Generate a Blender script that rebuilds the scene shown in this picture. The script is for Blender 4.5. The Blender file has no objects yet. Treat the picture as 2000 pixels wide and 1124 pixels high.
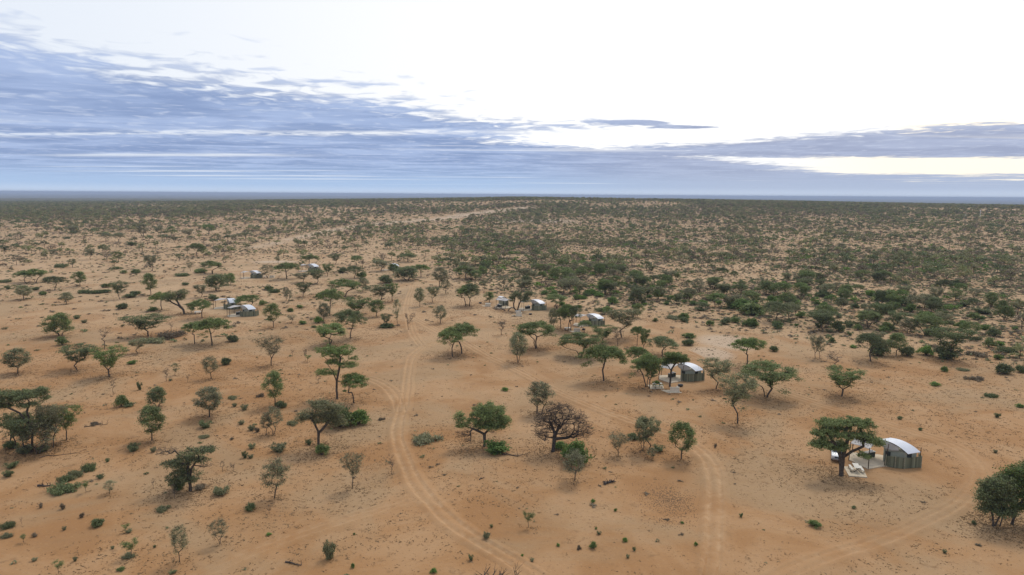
import bpy, math, random
import numpy as np
from mathutils import Matrix, Vector

# ------------------------------------------------------------------ camera
SC = bpy.context.scene
COL = SC.collection
PITCH, ROLL, CAMH = math.radians(7.75), math.radians(0.37), 40.0
F = 24.0 / 36.0 * 2000.0                      # focal length in photograph pixels
cam_data = bpy.data.cameras.new('camera')
cam_data.lens = 24.0; cam_data.sensor_width = 36.0
cam_data.clip_start = 0.5; cam_data.clip_end = 80000.0
cam = bpy.data.objects.new('camera', cam_data); COL.objects.link(cam)
RM = Matrix.Rotation(math.pi / 2 - PITCH, 4, 'X') @ Matrix.Rotation(ROLL, 4, 'Z')
cam.matrix_world = Matrix.Translation((0, 0, CAMH)) @ RM
SC.camera = cam
R3 = np.array([[RM[i][j] for j in range(3)] for i in range(3)])

# ------------------------------------------------------------------ world and sun
SUN_AZ, SUN_EL = math.radians(28.0), math.radians(52.0)     # azimuth to the right of the view, elevation
world = bpy.data.worlds.new('World'); SC.world = world; world.use_nodes = True


class NT:
    """small helper to write shader node trees as expressions"""
    def __init__(self, tree):
        self.t = tree; self.L = tree.links

    def node(self, kind, **kw):
        n = self.t.nodes.new(kind)
        for k, v in kw.items():
            setattr(n, k, v)
        return n

    def put(self, sock, v):
        if isinstance(v, bpy.types.NodeSocket):
            self.L.new(v, sock)
        elif isinstance(v, (tuple, list)) and sock.type == 'RGBA' and len(v) == 3:
            sock.default_value = (*v, 1.0)
        else:
            sock.default_value = v

    def m(self, op, a, b=None, c=None, clamp=False):
        n = self.node('ShaderNodeMath', operation=op, use_clamp=clamp)
        self.put(n.inputs[0], a)
        if b is not None: self.put(n.inputs[1], b)
        if c is not None: self.put(n.inputs[2], c)
        return n.outputs[0]

    def mix(self, f, a, b, blend='MIX'):
        n = self.node('ShaderNodeMix', data_type='RGBA', blend_type=blend)
        n.clamp_factor = True
        self.put(n.inputs[0], f); self.put(n.inputs[6], a); self.put(n.inputs[7], b)
        return n.outputs[2]

    def smooth(self, x, lo, hi):
        n = self.node('ShaderNodeMapRange', interpolation_type='SMOOTHSTEP')
        self.put(n.inputs[0], x); self.put(n.inputs[1], lo); self.put(n.inputs[2], hi)
        return n.outputs[0]

    def noise(self, vec, scale, detail=4.0, rough=0.55, dist=0.0):
        n = self.node('ShaderNodeTexNoise')
        if vec is not None: self.put(n.inputs['Vector'], vec)
        n.inputs['Scale'].default_value = scale; n.inputs['Detail'].default_value = detail
        n.inputs['Roughness'].default_value = rough; n.inputs['Distortion'].default_value = dist
        return n.outputs[0]

    def xyz(self, x, y, z):
        n = self.node('ShaderNodeCombineXYZ')
        for s, v in zip(n.inputs, (x, y, z)): self.put(s, v)
        return n.outputs[0]

    def sep(self, v):
        n = self.node('ShaderNodeSeparateXYZ'); self.put(n.inputs[0], v)
        return n.outputs

    def vscale(self, v, s):
        n = self.node('ShaderNodeVectorMath', operation='MULTIPLY')
        self.put(n.inputs[0], v); n.inputs[1].default_value = s
        return n.outputs[0]


def build_sky():
    t = world.node_tree; t.nodes.clear(); N = NT(t)
    sky = N.node('ShaderNodeTexSky', sky_type='NISHITA')
    sky.sun_disc = False; sky.sun_elevation = SUN_EL; sky.sun_rotation = SUN_AZ
    sky.altitude = 1200.0; sky.dust_density = 2.0
    gen = N.node('ShaderNodeTexCoord').outputs['Generated']
    dx, dy, dz = N.sep(gen)
    dzc = N.m('ADD', N.m('MAXIMUM', dz, 0.0), 0.014)
    u = N.m('DIVIDE', dx, dzc); v = N.m('DIVIDE', dy, dzc)
    r = N.m('SQRT', N.m('ADD', N.m('MULTIPLY', u, u), N.m('MULTIPLY', v, v)))
    plan = N.xyz(u, v, 0.0)
    calm = N.m('DIVIDE', 1.0, N.m('ADD', 1.0, N.m('POWER', N.m('DIVIDE', r, 17.0), 2.0)))   # detail melts away in the distance

    def line(nx, ny, px, py):
        return N.m('ADD', N.m('MULTIPLY', u, nx), N.m('ADD', N.m('MULTIPLY', v, ny), -(nx * px + ny * py)))

    def cen(x, k): return N.m('MULTIPLY', N.m('SUBTRACT', x, 0.5), k)
    n_big = N.noise(plan, 0.14, 4.0, 0.5, 0.3)
    n_mid = N.noise(N.vscale(plan, (0.8, 1.15, 1.0)), 0.62, 4.0, 0.55, 0.5)
    n_fine = N.noise(N.vscale(plan, (1.35, 1.15, 1.0)), 2.6, 3.5, 0.52, 0.5)
    warp = N.m('ADD', cen(n_big, 2.4), N.m('ADD', cen(n_mid, 3.0), N.m('MULTIPLY', cen(n_fine, 5.0), calm)))
    s1 = line(-0.79, 0.61, -2.95, 4.15)                   # the long bank on the left, running away to the horizon
    s2 = N.m('MULTIPLY', N.m('MINIMUM', line(0.744, 0.667, 3.2, 10.4), line(-0.196, -0.98, 4.2, 14.9)), 1.35)   # the bank on the right

    def bump(cu, cv, au, av):
        a = N.m('POWER', N.m('ABSOLUTE', N.m('DIVIDE', N.m('SUBTRACT', u, cu), au)), 2.0); b = N.m('POWER', N.m('ABSOLUTE', N.m('DIVIDE', N.m('SUBTRACT', v, cv), av)), 2.0)
        return N.m('EXPONENT', N.m('MULTIPLY', N.m('ADD', a, b), -1.0))
    s1 = N.m('SUBTRACT', s1, N.m('MULTIPLY', bump(2.6, 11.0, 3.2, 1.3), 4.0))
    s3 = N.m('MULTIPLY', N.m('SUBTRACT', N.m('ADD', r, cen(n_big, 9.0)), 24.0), 0.34)  # the far deck all along the horizon
    s = N.m('MAXIMUM', N.m('MAXIMUM', s1, s2), s3)
    s = N.m('ADD', s, N.m('MULTIPLY', N.m('ADD', bump(1.5, 8.5, 0.42, 0.24), bump(2.25, 8.95, 0.55, 0.22)), 3.6))   # two small wisps between the banks
    sw = N.m('ADD', s, warp)
    cover = N.smooth(sw, -0.25, 1.05)
    # thin bright breaks in the deck, long and low
    gap_n = N.noise(N.xyz(N.m('MULTIPLY', u, 0.09), N.m('MULTIPLY', v, 0.50), 3.7), 1.0, 3.0, 0.5, 0.2)
    gap = N.smooth(gap_n, 0.57, 0.72)
    gap_zone = N.m('MULTIPLY', N.smooth(r, 8.0, 11.0), N.m('SUBTRACT', 1.0, N.smooth(r, 24.0, 40.0)))
    cover = N.m('MULTIPLY', cover, N.m('SUBTRACT', 1.0, N.m('MULTIPLY', N.m('MULTIPLY', gap, gap_zone), 0.8)))
    vw = N.m('ADD', v, N.m('ADD', N.m('MULTIPLY', N.m('SUBTRACT', n_mid, 0.5), 1.5), N.m('MULTIPLY', N.m('SUBTRACT', n_big, 0.5), 1.6)))

    def slit(cv, av, cu, au):
        a = N.m('EXPONENT', N.m('MULTIPLY', N.m('POWER', N.m('ABSOLUTE', N.m('DIVIDE', N.m('SUBTRACT', vw, cv), av)), 2.0), -1.0))
        b = N.m('EXPONENT', N.m('MULTIPLY', N.m('POWER', N.m('ABSOLUTE', N.m('DIVIDE', N.m('SUBTRACT', u, cu), au)), 4.0), -1.0))
        return N.m('MULTIPLY', a, b)
    slits = N.m('ADD', N.m('MULTIPLY', slit(9.9, 0.30, -5.0, 7.0), N.m('MULTIPLY', N.smooth(n_fine, 0.32, 0.58), 0.75)), N.m('MULTIPLY', slit(14.4, 0.42, -7.2, 2.6), 0.7), clamp=True)
    cover = N.m('MULTIPLY', cover, N.m('SUBTRACT', 1.0, slits))
    # brightness towards the hidden sun
    az = math.radians(33.0)
    sd = (math.sin(az) * math.cos(0.07), math.cos(az) * math.cos(0.07), math.sin(0.07))
    dot = N.m('ADD', N.m('MULTIPLY', dx, sd[0]), N.m('ADD', N.m('MULTIPLY', dy, sd[1]), N.m('MULTIPLY', dz, sd[2])))
    glow = N.smooth(dot, 0.30, 0.97)
    core = N.smooth(dot, 0.9955, 0.9998)
    veil = N.mix(glow, (0.79, 0.845, 0.93), (1.04, 1.035, 1.03))
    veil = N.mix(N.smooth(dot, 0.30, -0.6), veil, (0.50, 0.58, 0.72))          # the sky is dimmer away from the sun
    veil = N.mix(core, veil, (1.4, 1.25, 0.98))
    warm = N.m('MULTIPLY', N.smooth(dot, 0.972, 1.0), N.m('SUBTRACT', 1.0, N.smooth(dz, 0.050, 0.085)))
    veil = N.mix(warm, veil, (1.12, 1.04, 0.87))                                # low gold behind the gap
    nish = N.vscale(sky.outputs[0], (0.1, 0.1, 0.1))
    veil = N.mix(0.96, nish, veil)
    # cloud bodies: blue-grey, paler low on the horizon, mottled
    body = N.mix(N.smooth(n_mid, 0.36, 0.66), (0.255, 0.345, 0.565), (0.40, 0.505, 0.745))
    low = N.smooth(r, 13.0, 36.0)
    body = N.mix(low, body, (0.40, 0.545, 0.78))
    body = N.mix(N.m('MULTIPLY', N.smooth(dot, 0.80, 0.99), 0.45), body, (0.47, 0.47, 0.55))
    streak = N.m('MULTIPLY', N.smooth(n_fine, 0.50, 0.74), calm)
    body = N.mix(N.m('MULTIPLY', streak, 0.45), body, (0.80, 0.86, 0.97))
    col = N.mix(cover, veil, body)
    # the pale line of clear air right at the horizon
    line_h = N.m('SUBTRACT', 1.0, N.smooth(dz, 0.0, 0.014))
    col = N.mix(N.m('MULTIPLY', line_h, 0.55), col, (0.70, 0.80, 0.94))
    bg = N.node('ShaderNodeBackground'); bg.inputs['Strength'].default_value = 0.1
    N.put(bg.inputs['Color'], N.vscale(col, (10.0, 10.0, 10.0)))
    out = N.node('ShaderNodeOutputWorld'); N.L.new(bg.outputs[0], out.inputs[0])


build_sky()
sun_data = bpy.data.lights.new('sun', 'SUN')
sun_data.energy = 1.5; sun_data.angle = math.radians(15.0); sun_data.color = (1.0, 0.93, 0.83)
sun = bpy.data.objects.new('sun', sun_data); COL.objects.link(sun)
sdir = Vector((math.sin(SUN_AZ) * math.cos(SUN_EL), math.cos(SUN_AZ) * math.cos(SUN_EL), math.sin(SUN_EL)))
sun.rotation_euler = sdir.to_track_quat('Z', 'Y').to_euler()
SC.view_settings.view_transform = 'Standard'; SC.view_settings.look = 'None'
SC.view_settings.exposure = 0.08; SC.view_settings.gamma = 1.0
SC.view_settings.use_curve_mapping = False
SC.cycles.max_bounces = 5; SC.cycles.diffuse_bounces = 3; SC.cycles.glossy_bounces = 2
SC.cycles.transmission_bounces = 2; SC.cycles.volume_bounces = 1; SC.cycles.transparent_max_bounces = 4
SC.cycles.use_denoising = True; SC.cycles.denoiser = 'OPENIMAGEDENOISE'; SC.cycles.denoising_input_passes = 'RGB_ALBEDO_NORMAL'; SC.cycles.denoising_prefilter = 'ACCURATE'
SC.cycles.caustics_reflective = False; SC.cycles.caustics_refractive = False


# ------------------------------------------------------------------ terrain and projection
def sstep(x, a, b):
    t = np.clip((np.asarray(x, float) - a) / (b - a), 0, 1)
    return t * t * (3 - 2 * t)


CAMP_FEET = [(1700, 912), (1754, 912), (1310, 750), (1350, 744), (1130, 640), (1165, 638), (1020, 610), (1052, 607), (992, 597), (950, 597), (483, 619), (447, 612), (447, 605), (500, 544), (525, 543), (612, 531), (770, 529)]


def _flat(px, py):
    d = R3 @ np.array([(px - 1000.0) / F, -(py - 562.0) / F, -1.0]); return d[:2] * CAMH / -d[2]


CAMP_XY = [_flat(*c) for c in CAMP_FEET]


def terrain(X, Y):
    X = np.asarray(X, float); Y = np.asarray(Y, float)
    D = np.hypot(X, Y)
    near = 0.22 * np.sin(X * 0.083 + 0.6) * np.sin(Y * 0.061 + 1.1) + 0.10 * np.sin(X * 0.15 - Y * 0.11)
    near = near * sstep(D, 20, 60) * (1 - sstep(D, 700, 1500))
    level = np.ones_like(D)
    for cx, cy in CAMP_XY: level = np.minimum(level, sstep(np.hypot(X - cx, Y - cy), 9, 26))   # pitches are levelled
    near = near * level
    az = np.arctan2(X, np.maximum(Y, 1e-3))
    side = np.interp(az, [-1.2, -0.64, -0.35, 0.0, 0.35, 0.64, 1.2], [0, 6, 17, 29, 26, 21, 10]) * np.where(Y > 0, 1, 0)
    ridge = side * sstep(D, 550, 1550) * (1 - sstep(D, 1750, 3400))
    roll = 1.6 * np.sin(X * 0.0043 + 1.0) * np.sin(Y * 0.0051) * sstep(D, 350, 900) * (1 - sstep(D, 2500, 4000))
    drop = -30.0 * sstep(D, 4500, 9000)                    # the camp stands on a low plateau
    return near + ridge + roll + drop


def ground_at(px, py):
    """point of the ground seen at a pixel of the photograph"""
    d = R3 @ np.array([(px - 1000.0) / F, -(py - 562.0) / F, -1.0])
    s = CAMH / max(-d[2], 1e-4)
    for _ in range(60):
        p = np.array([0, 0, CAMH]) + d * s
        s2 = (CAMH - float(terrain(p[0], p[1]))) / max(-d[2], 1e-4)
        s = 0.5 * s + 0.5 * s2
    p = np.array([0, 0, CAMH]) + d * s
    return np.array([p[0], p[1], float(terrain(p[0], p[1]))])


def to_px(P):
    P = np.atleast_2d(np.asarray(P, float)) - np.array([0, 0, CAMH])
    c = P @ R3
    w = np.maximum(-c[:, 2], 1e-3)
    return 1000.0 + F * c[:, 0] / w, 562.0 - F * c[:, 1] / w, w


def scale_at(p):
    """pixels per metre at a point, and the sine and cosine of the look-down angle"""
    _, _, w = to_px(p)
    D = math.hypot(p[0], p[1]); dz = CAMH - p[2]; L = math.hypot(D, dz)
    return F / float(w[0]), dz / L, D / L


def vnoise(X, Y, scale, seed=0):
    rs = np.random.RandomState(seed); tab = rs.rand(256, 256)
    x = np.asarray(X) / scale + 1000.0; y = np.asarray(Y) / scale + 1000.0
    xi = np.floor(x).astype(int); yi = np.floor(y).astype(int)
    fx = x - xi; fy = y - yi; fx = fx * fx * (3 - 2 * fx); fy = fy * fy * (3 - 2 * fy)
    g = lambda a, b: tab[a % 256, b % 256]
    return (g(xi, yi) * (1 - fx) + g(xi + 1, yi) * fx) * (1 - fy) + (g(xi, yi + 1) * (1 - fx) + g(xi + 1, yi + 1) * fx) * fy


# ------------------------------------------------------------------ materials
MATS = {}


def principled(name, color, rough=0.85, spec=0.2, noise_scale=None, amount=0.25, bump=0.0, metallic=0.0):
    m = bpy.data.materials.new(name); m.use_nodes = True
    t = m.node_tree; N = NT(t); b = t.nodes['Principled BSDF']
    b.inputs['Roughness'].default_value = rough; b.inputs['Specular IOR Level'].default_value = spec
    b.inputs['Metallic'].default_value = metallic
    if noise_scale:
        co = N.node('ShaderNodeTexCoord').outputs['Object']
        n = N.noise(co, noise_scale, 4.0, 0.6)
        lo = tuple(c * (1 - amount) for c in color); hi = tuple(min(1, c * (1 + amount)) for c in color)
        N.put(b.inputs['Base Color'], N.mix(N.smooth(n, 0.3, 0.7), lo, hi))
        if bump:
            bp = N.node('ShaderNodeBump'); bp.inputs['Strength'].default_value = bump; bp.inputs['Distance'].default_value = 0.02
            N.put(bp.inputs['Height'], n); N.L.new(bp.outputs[0], b.inputs['Normal'])
    else:
        b.inputs['Base Color'].default_value = (*color, 1)
    MATS[name] = m
    return m


def leaf_material(name, dark, light, alt):
    """leaf colour: per-leaf tint, and each plant a little greener or greyer than the next"""
    m = bpy.data.materials.new(name); m.use_nodes = True
    t = m.node_tree; N = NT(t); b = t.nodes['Principled BSDF']
    at = N.node('ShaderNodeAttribute', attribute_name='tint').outputs['Fac']
    rnd = N.node('ShaderNodeObjectInfo').outputs['Random']
    c = N.mix(at, dark, light)
    c = N.mix(N.m('MULTIPLY', rnd, 0.55), c, N.mix(at, tuple(x * 0.55 for x in alt), alt))
    v = N.m('ADD', 0.88, N.m('MULTIPLY', N.m('FRACT', N.m('MULTIPLY', rnd, 7.13)), 0.45))
    c = N.mix(1.0, c, N.xyz(v, v, v), 'MULTIPLY')
    N.put(b.inputs['Base Color'], c)
    b.inputs['Roughness'].default_value = 0.75; b.inputs['Specular IOR Level'].default_value = 0.25
    tr = N.node('ShaderNodeBsdfTranslucent'); N.put(tr.inputs['Color'], c)
    mx = N.node('ShaderNodeMixShader'); mx.inputs[0].default_value = 0.25
    N.L.new(b.outputs[0], mx.inputs[1]); N.L.new(tr.outputs[0], mx.inputs[2])
    N.L.new(mx.outputs[0], t.nodes['Material Output'].inputs['Surface'])
    MATS[name] = m


leaf_material('leaf_green', (0.086, 0.122, 0.036), (0.215, 0.290, 0.085), (0.235, 0.250, 0.110))
leaf_material('leaf_grey', (0.132, 0.136, 0.066), (0.295, 0.300, 0.155), (0.300, 0.275, 0.170))
leaf_material('leaf_bright', (0.085, 0.145, 0.030), (0.210, 0.320, 0.072), (0.170, 0.240, 0.085))
leaf_material('leaf_dark', (0.072, 0.096, 0.038), (0.182, 0.225, 0.088), (0.195, 0.195, 0.105))
leaf_material('leaf_far', (0.150, 0.158, 0.064), (0.315, 0.325, 0.135), (0.285, 0.240, 0.155))
leaf_material('leaf_brown', (0.125, 0.100, 0.064), (0.250, 0.205, 0.135), (0.220, 0.165, 0.115))
principled('bark', (0.092, 0.074, 0.060), 0.95, 0.1, 3.0, 0.4, 0.6)
principled('dead_wood', (0.075, 0.063, 0.055), 0.95, 0.1, 3.0, 0.35, 0.5)
principled('concrete', (0.56, 0.47, 0.35), 0.9, 0.2, 1.3, 0.12, 0.2)
principled('cream_wall', (0.70, 0.62, 0.49), 0.9, 0.2, 1.6, 0.10, 0.2)
slat_tone = bpy.data.materials.new('slat_tone'); slat_tone.use_nodes = True
_N = NT(slat_tone.node_tree); _b = slat_tone.node_tree.nodes['Principled BSDF']
_N.put(_b.inputs['Base Color'], _N.mix(_N.node('ShaderNodeAttribute', attribute_name='tint').outputs['Fac'], (0.078, 0.088, 0.052), (0.225, 0.235, 0.155)))
_b.inputs['Roughness'].default_value = 0.85; MATS['slat_tone'] = slat_tone
principled('roof_sheet', (0.62, 0.64, 0.69), 0.42, 0.5, 0.7, 0.05)
principled('sail_fabric', (0.46, 0.43, 0.41), 0.9, 0.1, 0.9, 0.10)
principled('gable_fabric', (0.58, 0.56, 0.52), 0.9, 0.1, 1.1, 0.08)
principled('canvas_wall', (0.38, 0.385, 0.305), 0.9, 0.1, 1.5, 0.12)
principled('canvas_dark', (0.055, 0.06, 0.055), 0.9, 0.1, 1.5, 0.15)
principled('slat_green', (0.175, 0.180, 0.125), 0.85, 0.2, 5.0, 0.30, 0.3)
principled('slat_post', (0.30, 0.28, 0.20), 0.85, 0.2, 4.0, 0.20)
principled('pole_wood', (0.085, 0.058, 0.040), 0.9, 0.2, 4.0, 0.30)
principled('black_steel', (0.020, 0.020, 0.022), 0.5, 0.4, 8.0, 0.3)
principled('table_top', (0.72, 0.69, 0.62), 0.8, 0.2, 3.0, 0.08)
principled('car_paint', (0.74, 0.75, 0.76), 0.28, 0.5, 0.5, 0.03)
principled('car_glass', (0.025, 0.032, 0.038), 0.08, 0.6)
principled('rubber', (0.022, 0.021, 0.020), 0.85, 0.2, 9.0, 0.3)
principled('chrome_grey', (0.35, 0.35, 0.36), 0.35, 0.5, None, 0, 0, 0.6)
principled('lamp_glass', (0.75, 0.76, 0.74), 0.15, 0.6)
principled('green_cloth', (0.075, 0.19, 0.060), 0.9, 0.1, 4.0, 0.3)
principled('dung', (0.150, 0.092, 0.054), 0.95, 0.1, 6.0, 0.4)
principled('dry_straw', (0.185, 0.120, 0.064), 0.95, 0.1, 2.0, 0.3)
principled('mast_white', (0.75, 0.76, 0.78), 0.5, 0.4, 0.2, 0.05)


def sand_group():
    g = bpy.data.node_groups.new('sand_colour', 'ShaderNodeTree')
    g.interface.new_socket('Color', in_out='OUTPUT', socket_type='NodeSocketColor')
    g.interface.new_socket('Height', in_out='OUTPUT', socket_type='NodeSocketFloat')
    N = NT(g)
    pos = N.node('ShaderNodeNewGeometry').outputs['Position']
    x, y, z = N.sep(pos)
    D = N.m('SQRT', N.m('ADD', N.m('MULTIPLY', x, x), N.m('MULTIPLY', y, y)))
    flat = N.xyz(x, y, 0.0)
    big = N.noise(flat, 0.011, 4.0, 0.55, 0.4)
    mid = N.noise(flat, 0.07, 5.0, 0.6, 0.6)
    fine = N.noise(flat, 0.55, 5.0, 0.65, 0.4)
    speck = N.noise(flat, 2.6, 3.0, 0.6)
    grain = N.noise(flat, 9.0, 3.0, 0.6)
    # red sand in front, paler and pinker ground beyond the camp
    fb = N.m('ADD', N.smooth(y, 60.0, 330.0), N.m('MULTIPLY', N.m('SUBTRACT', big, 0.5), 1.5))
    rx = N.smooth(x, -60.0, 110.0)
    fb = N.m('ADD', fb, N.m('MULTIPLY', rx, 0.22))
    c = N.mix(N.smooth(fb, 0.0, 1.1), (0.350, 0.188, 0.083), (0.442, 0.298, 0.174))
    c = N.mix(N.m('MULTIPLY', N.smooth(mid, 0.42, 0.66), 0.40), c, (0.475, 0.320, 0.185))
    c = N.mix(N.m('MULTIPLY', N.smooth(mid, 0.52, 0.34), 0.50), c, (0.275, 0.138, 0.056))
    tan = N.noise(flat, 0.035, 4.0, 0.6, 0.8)
    c = N.mix(N.m('MULTIPLY', N.smooth(tan, 0.46, 0.64), 0.60), c, (0.325, 0.225, 0.128))
    # trampled tufts, droppings and twigs: a mottle that comes and goes
    amt = N.smooth(N.m('ADD', N.m('MULTIPLY', big, 0.6), N.m('MULTIPLY', mid, 0.5)), 0.44, 0.64)
    c = N.mix(N.m('MULTIPLY', N.smooth(fine, 0.56, 0.72), N.m('ADD', 0.22, N.m('MULTIPLY', amt, 0.55))), c, (0.205, 0.120, 0.060))
    c = N.mix(N.m('MULTIPLY', N.smooth(speck, 0.58, 0.72), N.m('ADD', 0.36, N.m('MULTIPLY', amt, 0.55))), c, (0.165, 0.098, 0.050))
    c = N.mix(N.m('MULTIPLY', N.smooth(speck, 0.40, 0.28), 0.30), c, (0.49, 0.33, 0.175))
    c = N.mix(N.m('MULTIPLY', N.m('ABSOLUTE', N.m('SUBTRACT', grain, 0.5)), 0.5), c, (0.25, 0.15, 0.08))
    # far scrubland, too far to tell the bushes apart
    fn = N.noise(N.vscale(flat, (1.0, 0.55, 1.0)), 0.022, 5.0, 0.6, 0.5)
    fc = N.mix(N.smooth(fn, 0.36, 0.60), (0.055, 0.060, 0.034), (0.105, 0.100, 0.060))
    fc = N.mix(N.smooth(fn, 0.60, 0.72), fc, (0.30, 0.21, 0.135))
    far = N.smooth(D, 1300.0, 3200.0)
    c = N.mix(far, c, fc)
    go = N.node('NodeGroupOutput')
    N.put(go.inputs[0], c)
    h = N.m('ADD', N.m('MULTIPLY', fine, 0.10), N.m('ADD', N.m('MULTIPLY', speck, 0.035), N.m('MULTIPLY', grain, 0.012)))
    h = N.m('ADD', h, N.m('MULTIPLY', mid, 0.30))
    N.put(go.inputs[1], h)
    return g


SAND = sand_group()


def sand_material(name, track):
    m = bpy.data.materials.new(name); m.use_nodes = True
    t = m.node_tree; N = NT(t); b = t.nodes['Principled BSDF']
    b.inputs['Roughness'].default_value = 0.95; b.inputs['Specular IOR Level'].default_value = 0.1
    g = N.node('ShaderNodeGroup'); g.node_tree = SAND
    c = g.outputs[0]
    at = N.node('ShaderNodeAttribute', attribute_name='worn').outputs['Fac']
    pos = N.node('ShaderNodeNewGeometry').outputs['Position']
    if track:
        n = N.noise(pos, 0.9, 4.0, 0.6, 0.3)
        worn = N.mix(N.smooth(n, 0.3, 0.7), (0.395, 0.228, 0.112), (0.510, 0.335, 0.190))
        f = N.m('MULTIPLY', at, N.m('ADD', 0.10, N.m('MULTIPLY', N.noise(pos, 0.45, 4.0, 0.65), 1.6)), clamp=True)
        c = N.mix(f, c, worn)
    else:
        c = N.mix(at, c, (0.50, 0.40, 0.30))          # pale pans and the sandy bed in the distance
    N.put(b.inputs['Base Color'], c)
    bp = N.node('ShaderNodeBump'); bp.inputs['Strength'].default_value = 0.55 if not track else 0.35
    bp.inputs['Distance'].default_value = 1.0
    N.put(bp.inputs['Height'], g.outputs[1]); N.L.new(bp.outputs[0], b.inputs['Normal'])
    MATS[name] = m


sand_material('sand', False)
sand_material('track_sand', True)


# ------------------------------------------------------------------ mesh helpers
class MB:
    def __init__(self):
        self.v = []; self.f = []; self.n = 0

    def add(self, verts, faces):
        self.v.extend(tuple(map(float, p)) for p in verts)
        self.f.extend(tuple(i + self.n for i in fc) for fc in faces)
        self.n += len(verts)

    def box(self, c, s, rz=0.0):
        cx, cy, cz = c; sx, sy, sz = s[0] / 2, s[1] / 2, s[2] / 2
        ca, sa = math.cos(rz), math.sin(rz)
        vs = []
        for z in (-sz, sz):
            for x, y in ((-sx, -sy), (sx, -sy), (sx, sy), (-sx, sy)):
                vs.append((cx + x * ca - y * sa, cy + x * sa + y * ca, cz + z))
        self.add(vs, [(3, 2, 1, 0), (4, 5, 6, 7), (0, 1, 5, 4), (1, 2, 6, 5), (2, 3, 7, 6), (3, 0, 4, 7)])

    def tube(self, a, b, ra, rb, n=6, cap=False):
        a = np.asarray(a, float); b = np.asarray(b, float); d = b - a; L = np.linalg.norm(d)
        if L < 1e-6: return
        d /= L
        h = np.array([1.0, 0, 0]) if abs(d[0]) < 0.8 else np.array([0, 1.0, 0])
        p = np.cross(d, h); p /= np.linalg.norm(p); q = np.cross(d, p)
        vs = []
        for c, r in ((a, ra), (b, rb)):
            for k in range(n):
                w = 2 * math.pi * k / n
                vs.append(c + (p * math.cos(w) + q * math.sin(w)) * r)
        fs = [(k, (k + 1) % n, n + (k + 1) % n, n + k) for k in range(n)]
        if cap: fs += [tuple(range(n - 1, -1, -1)), tuple(range(n, 2 * n))]
        self.add(vs, fs)

    def path(self, pts, rs, n=6):
        for i in range(len(pts) - 1):
            self.tube(pts[i], pts[i + 1], rs[i], rs[i + 1], n, True)

    def prism(self, poly, z0, z1):
        n = len(poly)
        vs = [(x, y, z0) for x, y in poly] + [(x, y, z1) for x, y in poly]
        self.add(vs, [tuple(range(n - 1, -1, -1)), tuple(range(n, 2 * n))] + [(i, (i + 1) % n, n + (i + 1) % n, n + i) for i in range(n)])

    def sheet(self, grid, thick):
        """a thin solid from a grid of points"""
        g = np.asarray(grid, float); a, b = g.shape[:2]
        vs = list(g.reshape(-1, 3)) + list(g.reshape(-1, 3) - np.array([0, 0, thick]))
        o = a * b; fs = []
        for i in range(a - 1):
            for j in range(b - 1):
                q = (i * b + j, i * b + j + 1, (i + 1) * b + j + 1, (i + 1) * b + j)
                fs.append(q); fs.append(tuple(o + k for k in reversed(q)))
        rim = [(0, j) for j in range(b)] + [(i, b - 1) for i in range(1, a)] + [(a - 1, j) for j in range(b - 2, -1, -1)] + [(i, 0) for i in range(a - 2, 0, -1)]
        idx = [i * b + j for i, j in rim]
        for k in range(len(idx)):
            p, q = idx[k], idx[(k + 1) % len(idx)]
            fs.append((p, o + p, o + q, q))
        self.add(vs, fs)

    def mesh(self, name, mat, smooth=False):
        me = bpy.data.meshes.new(name); me.from_pydata(self.v, [], self.f); me.update()
        me.materials.append(MATS[mat])
        if smooth: me.polygons.foreach_set('use_smooth', [True] * len(me.polygons))
        return me

    def build(self, name, mat, parent=None, smooth=False):
        return link(bpy.data.objects.new(name, self.mesh(name, mat, smooth)), parent)


def link(o, parent=None):
    COL.objects.link(o)
    if parent is not None: o.parent = parent
    return o


def empty(name, loc, rz=0.0):
    o = bpy.data.objects.new(name, None); o.empty_display_size = 0.5
    o.location = loc; o.rotation_euler = (0, 0, rz)
    return link(o)


def tag(o, label=None, cat=None, group=None, kind=None):
    if label: o['label'] = label
    if cat: o['category'] = cat
    if group: o['group'] = group
    if kind: o['kind'] = kind
    return o


def fast_mesh(name, verts, faces, mats, attr=None, mat_index=None):
    """mesh from numpy triangles or quads"""
    me = bpy.data.meshes.new(name)
    nv, nf, k = len(verts), len(faces), faces.shape[1]
    me.vertices.add(nv); me.vertices.foreach_set('co', np.asarray(verts, np.float32).ravel())
    me.loops.add(nf * k); me.loops.foreach_set('vertex_index', np.asarray(faces, np.int32).ravel())
    me.polygons.add(nf)
    me.polygons.foreach_set('loop_start', np.arange(0, nf * k, k, dtype=np.int32))
    me.polygons.foreach_set('loop_total', np.full(nf, k, np.int32))
    for m in mats: me.materials.append(MATS[m])
    if mat_index is not None: me.polygons.foreach_set('material_index', np.asarray(mat_index, np.int32))
    if attr:
        for an, av in attr.items():
            a = me.attributes.new(an, 'FLOAT', 'POINT'); a.data.foreach_set('value', np.asarray(av, np.float32))
    me.update(calc_edges=True); me.validate()
    return me


# ------------------------------------------------------------------ tracks, laid out as ground polylines
def curve(pts, step=0.6):
    P = np.array([ground_at(*p)[:2] for p in pts])
    Q = [P[0]]
    for i in range(len(P) - 1):
        p0 = P[max(i - 1, 0)]; p1 = P[i]; p2 = P[i + 1]; p3 = P[min(i + 2, len(P) - 1)]
        n = max(2, int(np.linalg.norm(p2 - p1) / step))
        for k in range(1, n + 1):
            t = k / n
            Q.append(0.5 * ((2 * p1) + (-p0 + p2) * t + (2 * p0 - 5 * p1 + 4 * p2 - p3) * t * t + (-p0 + 3 * p1 - 3 * p2 + p3) * t ** 3))
    return np.array(Q)


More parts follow.
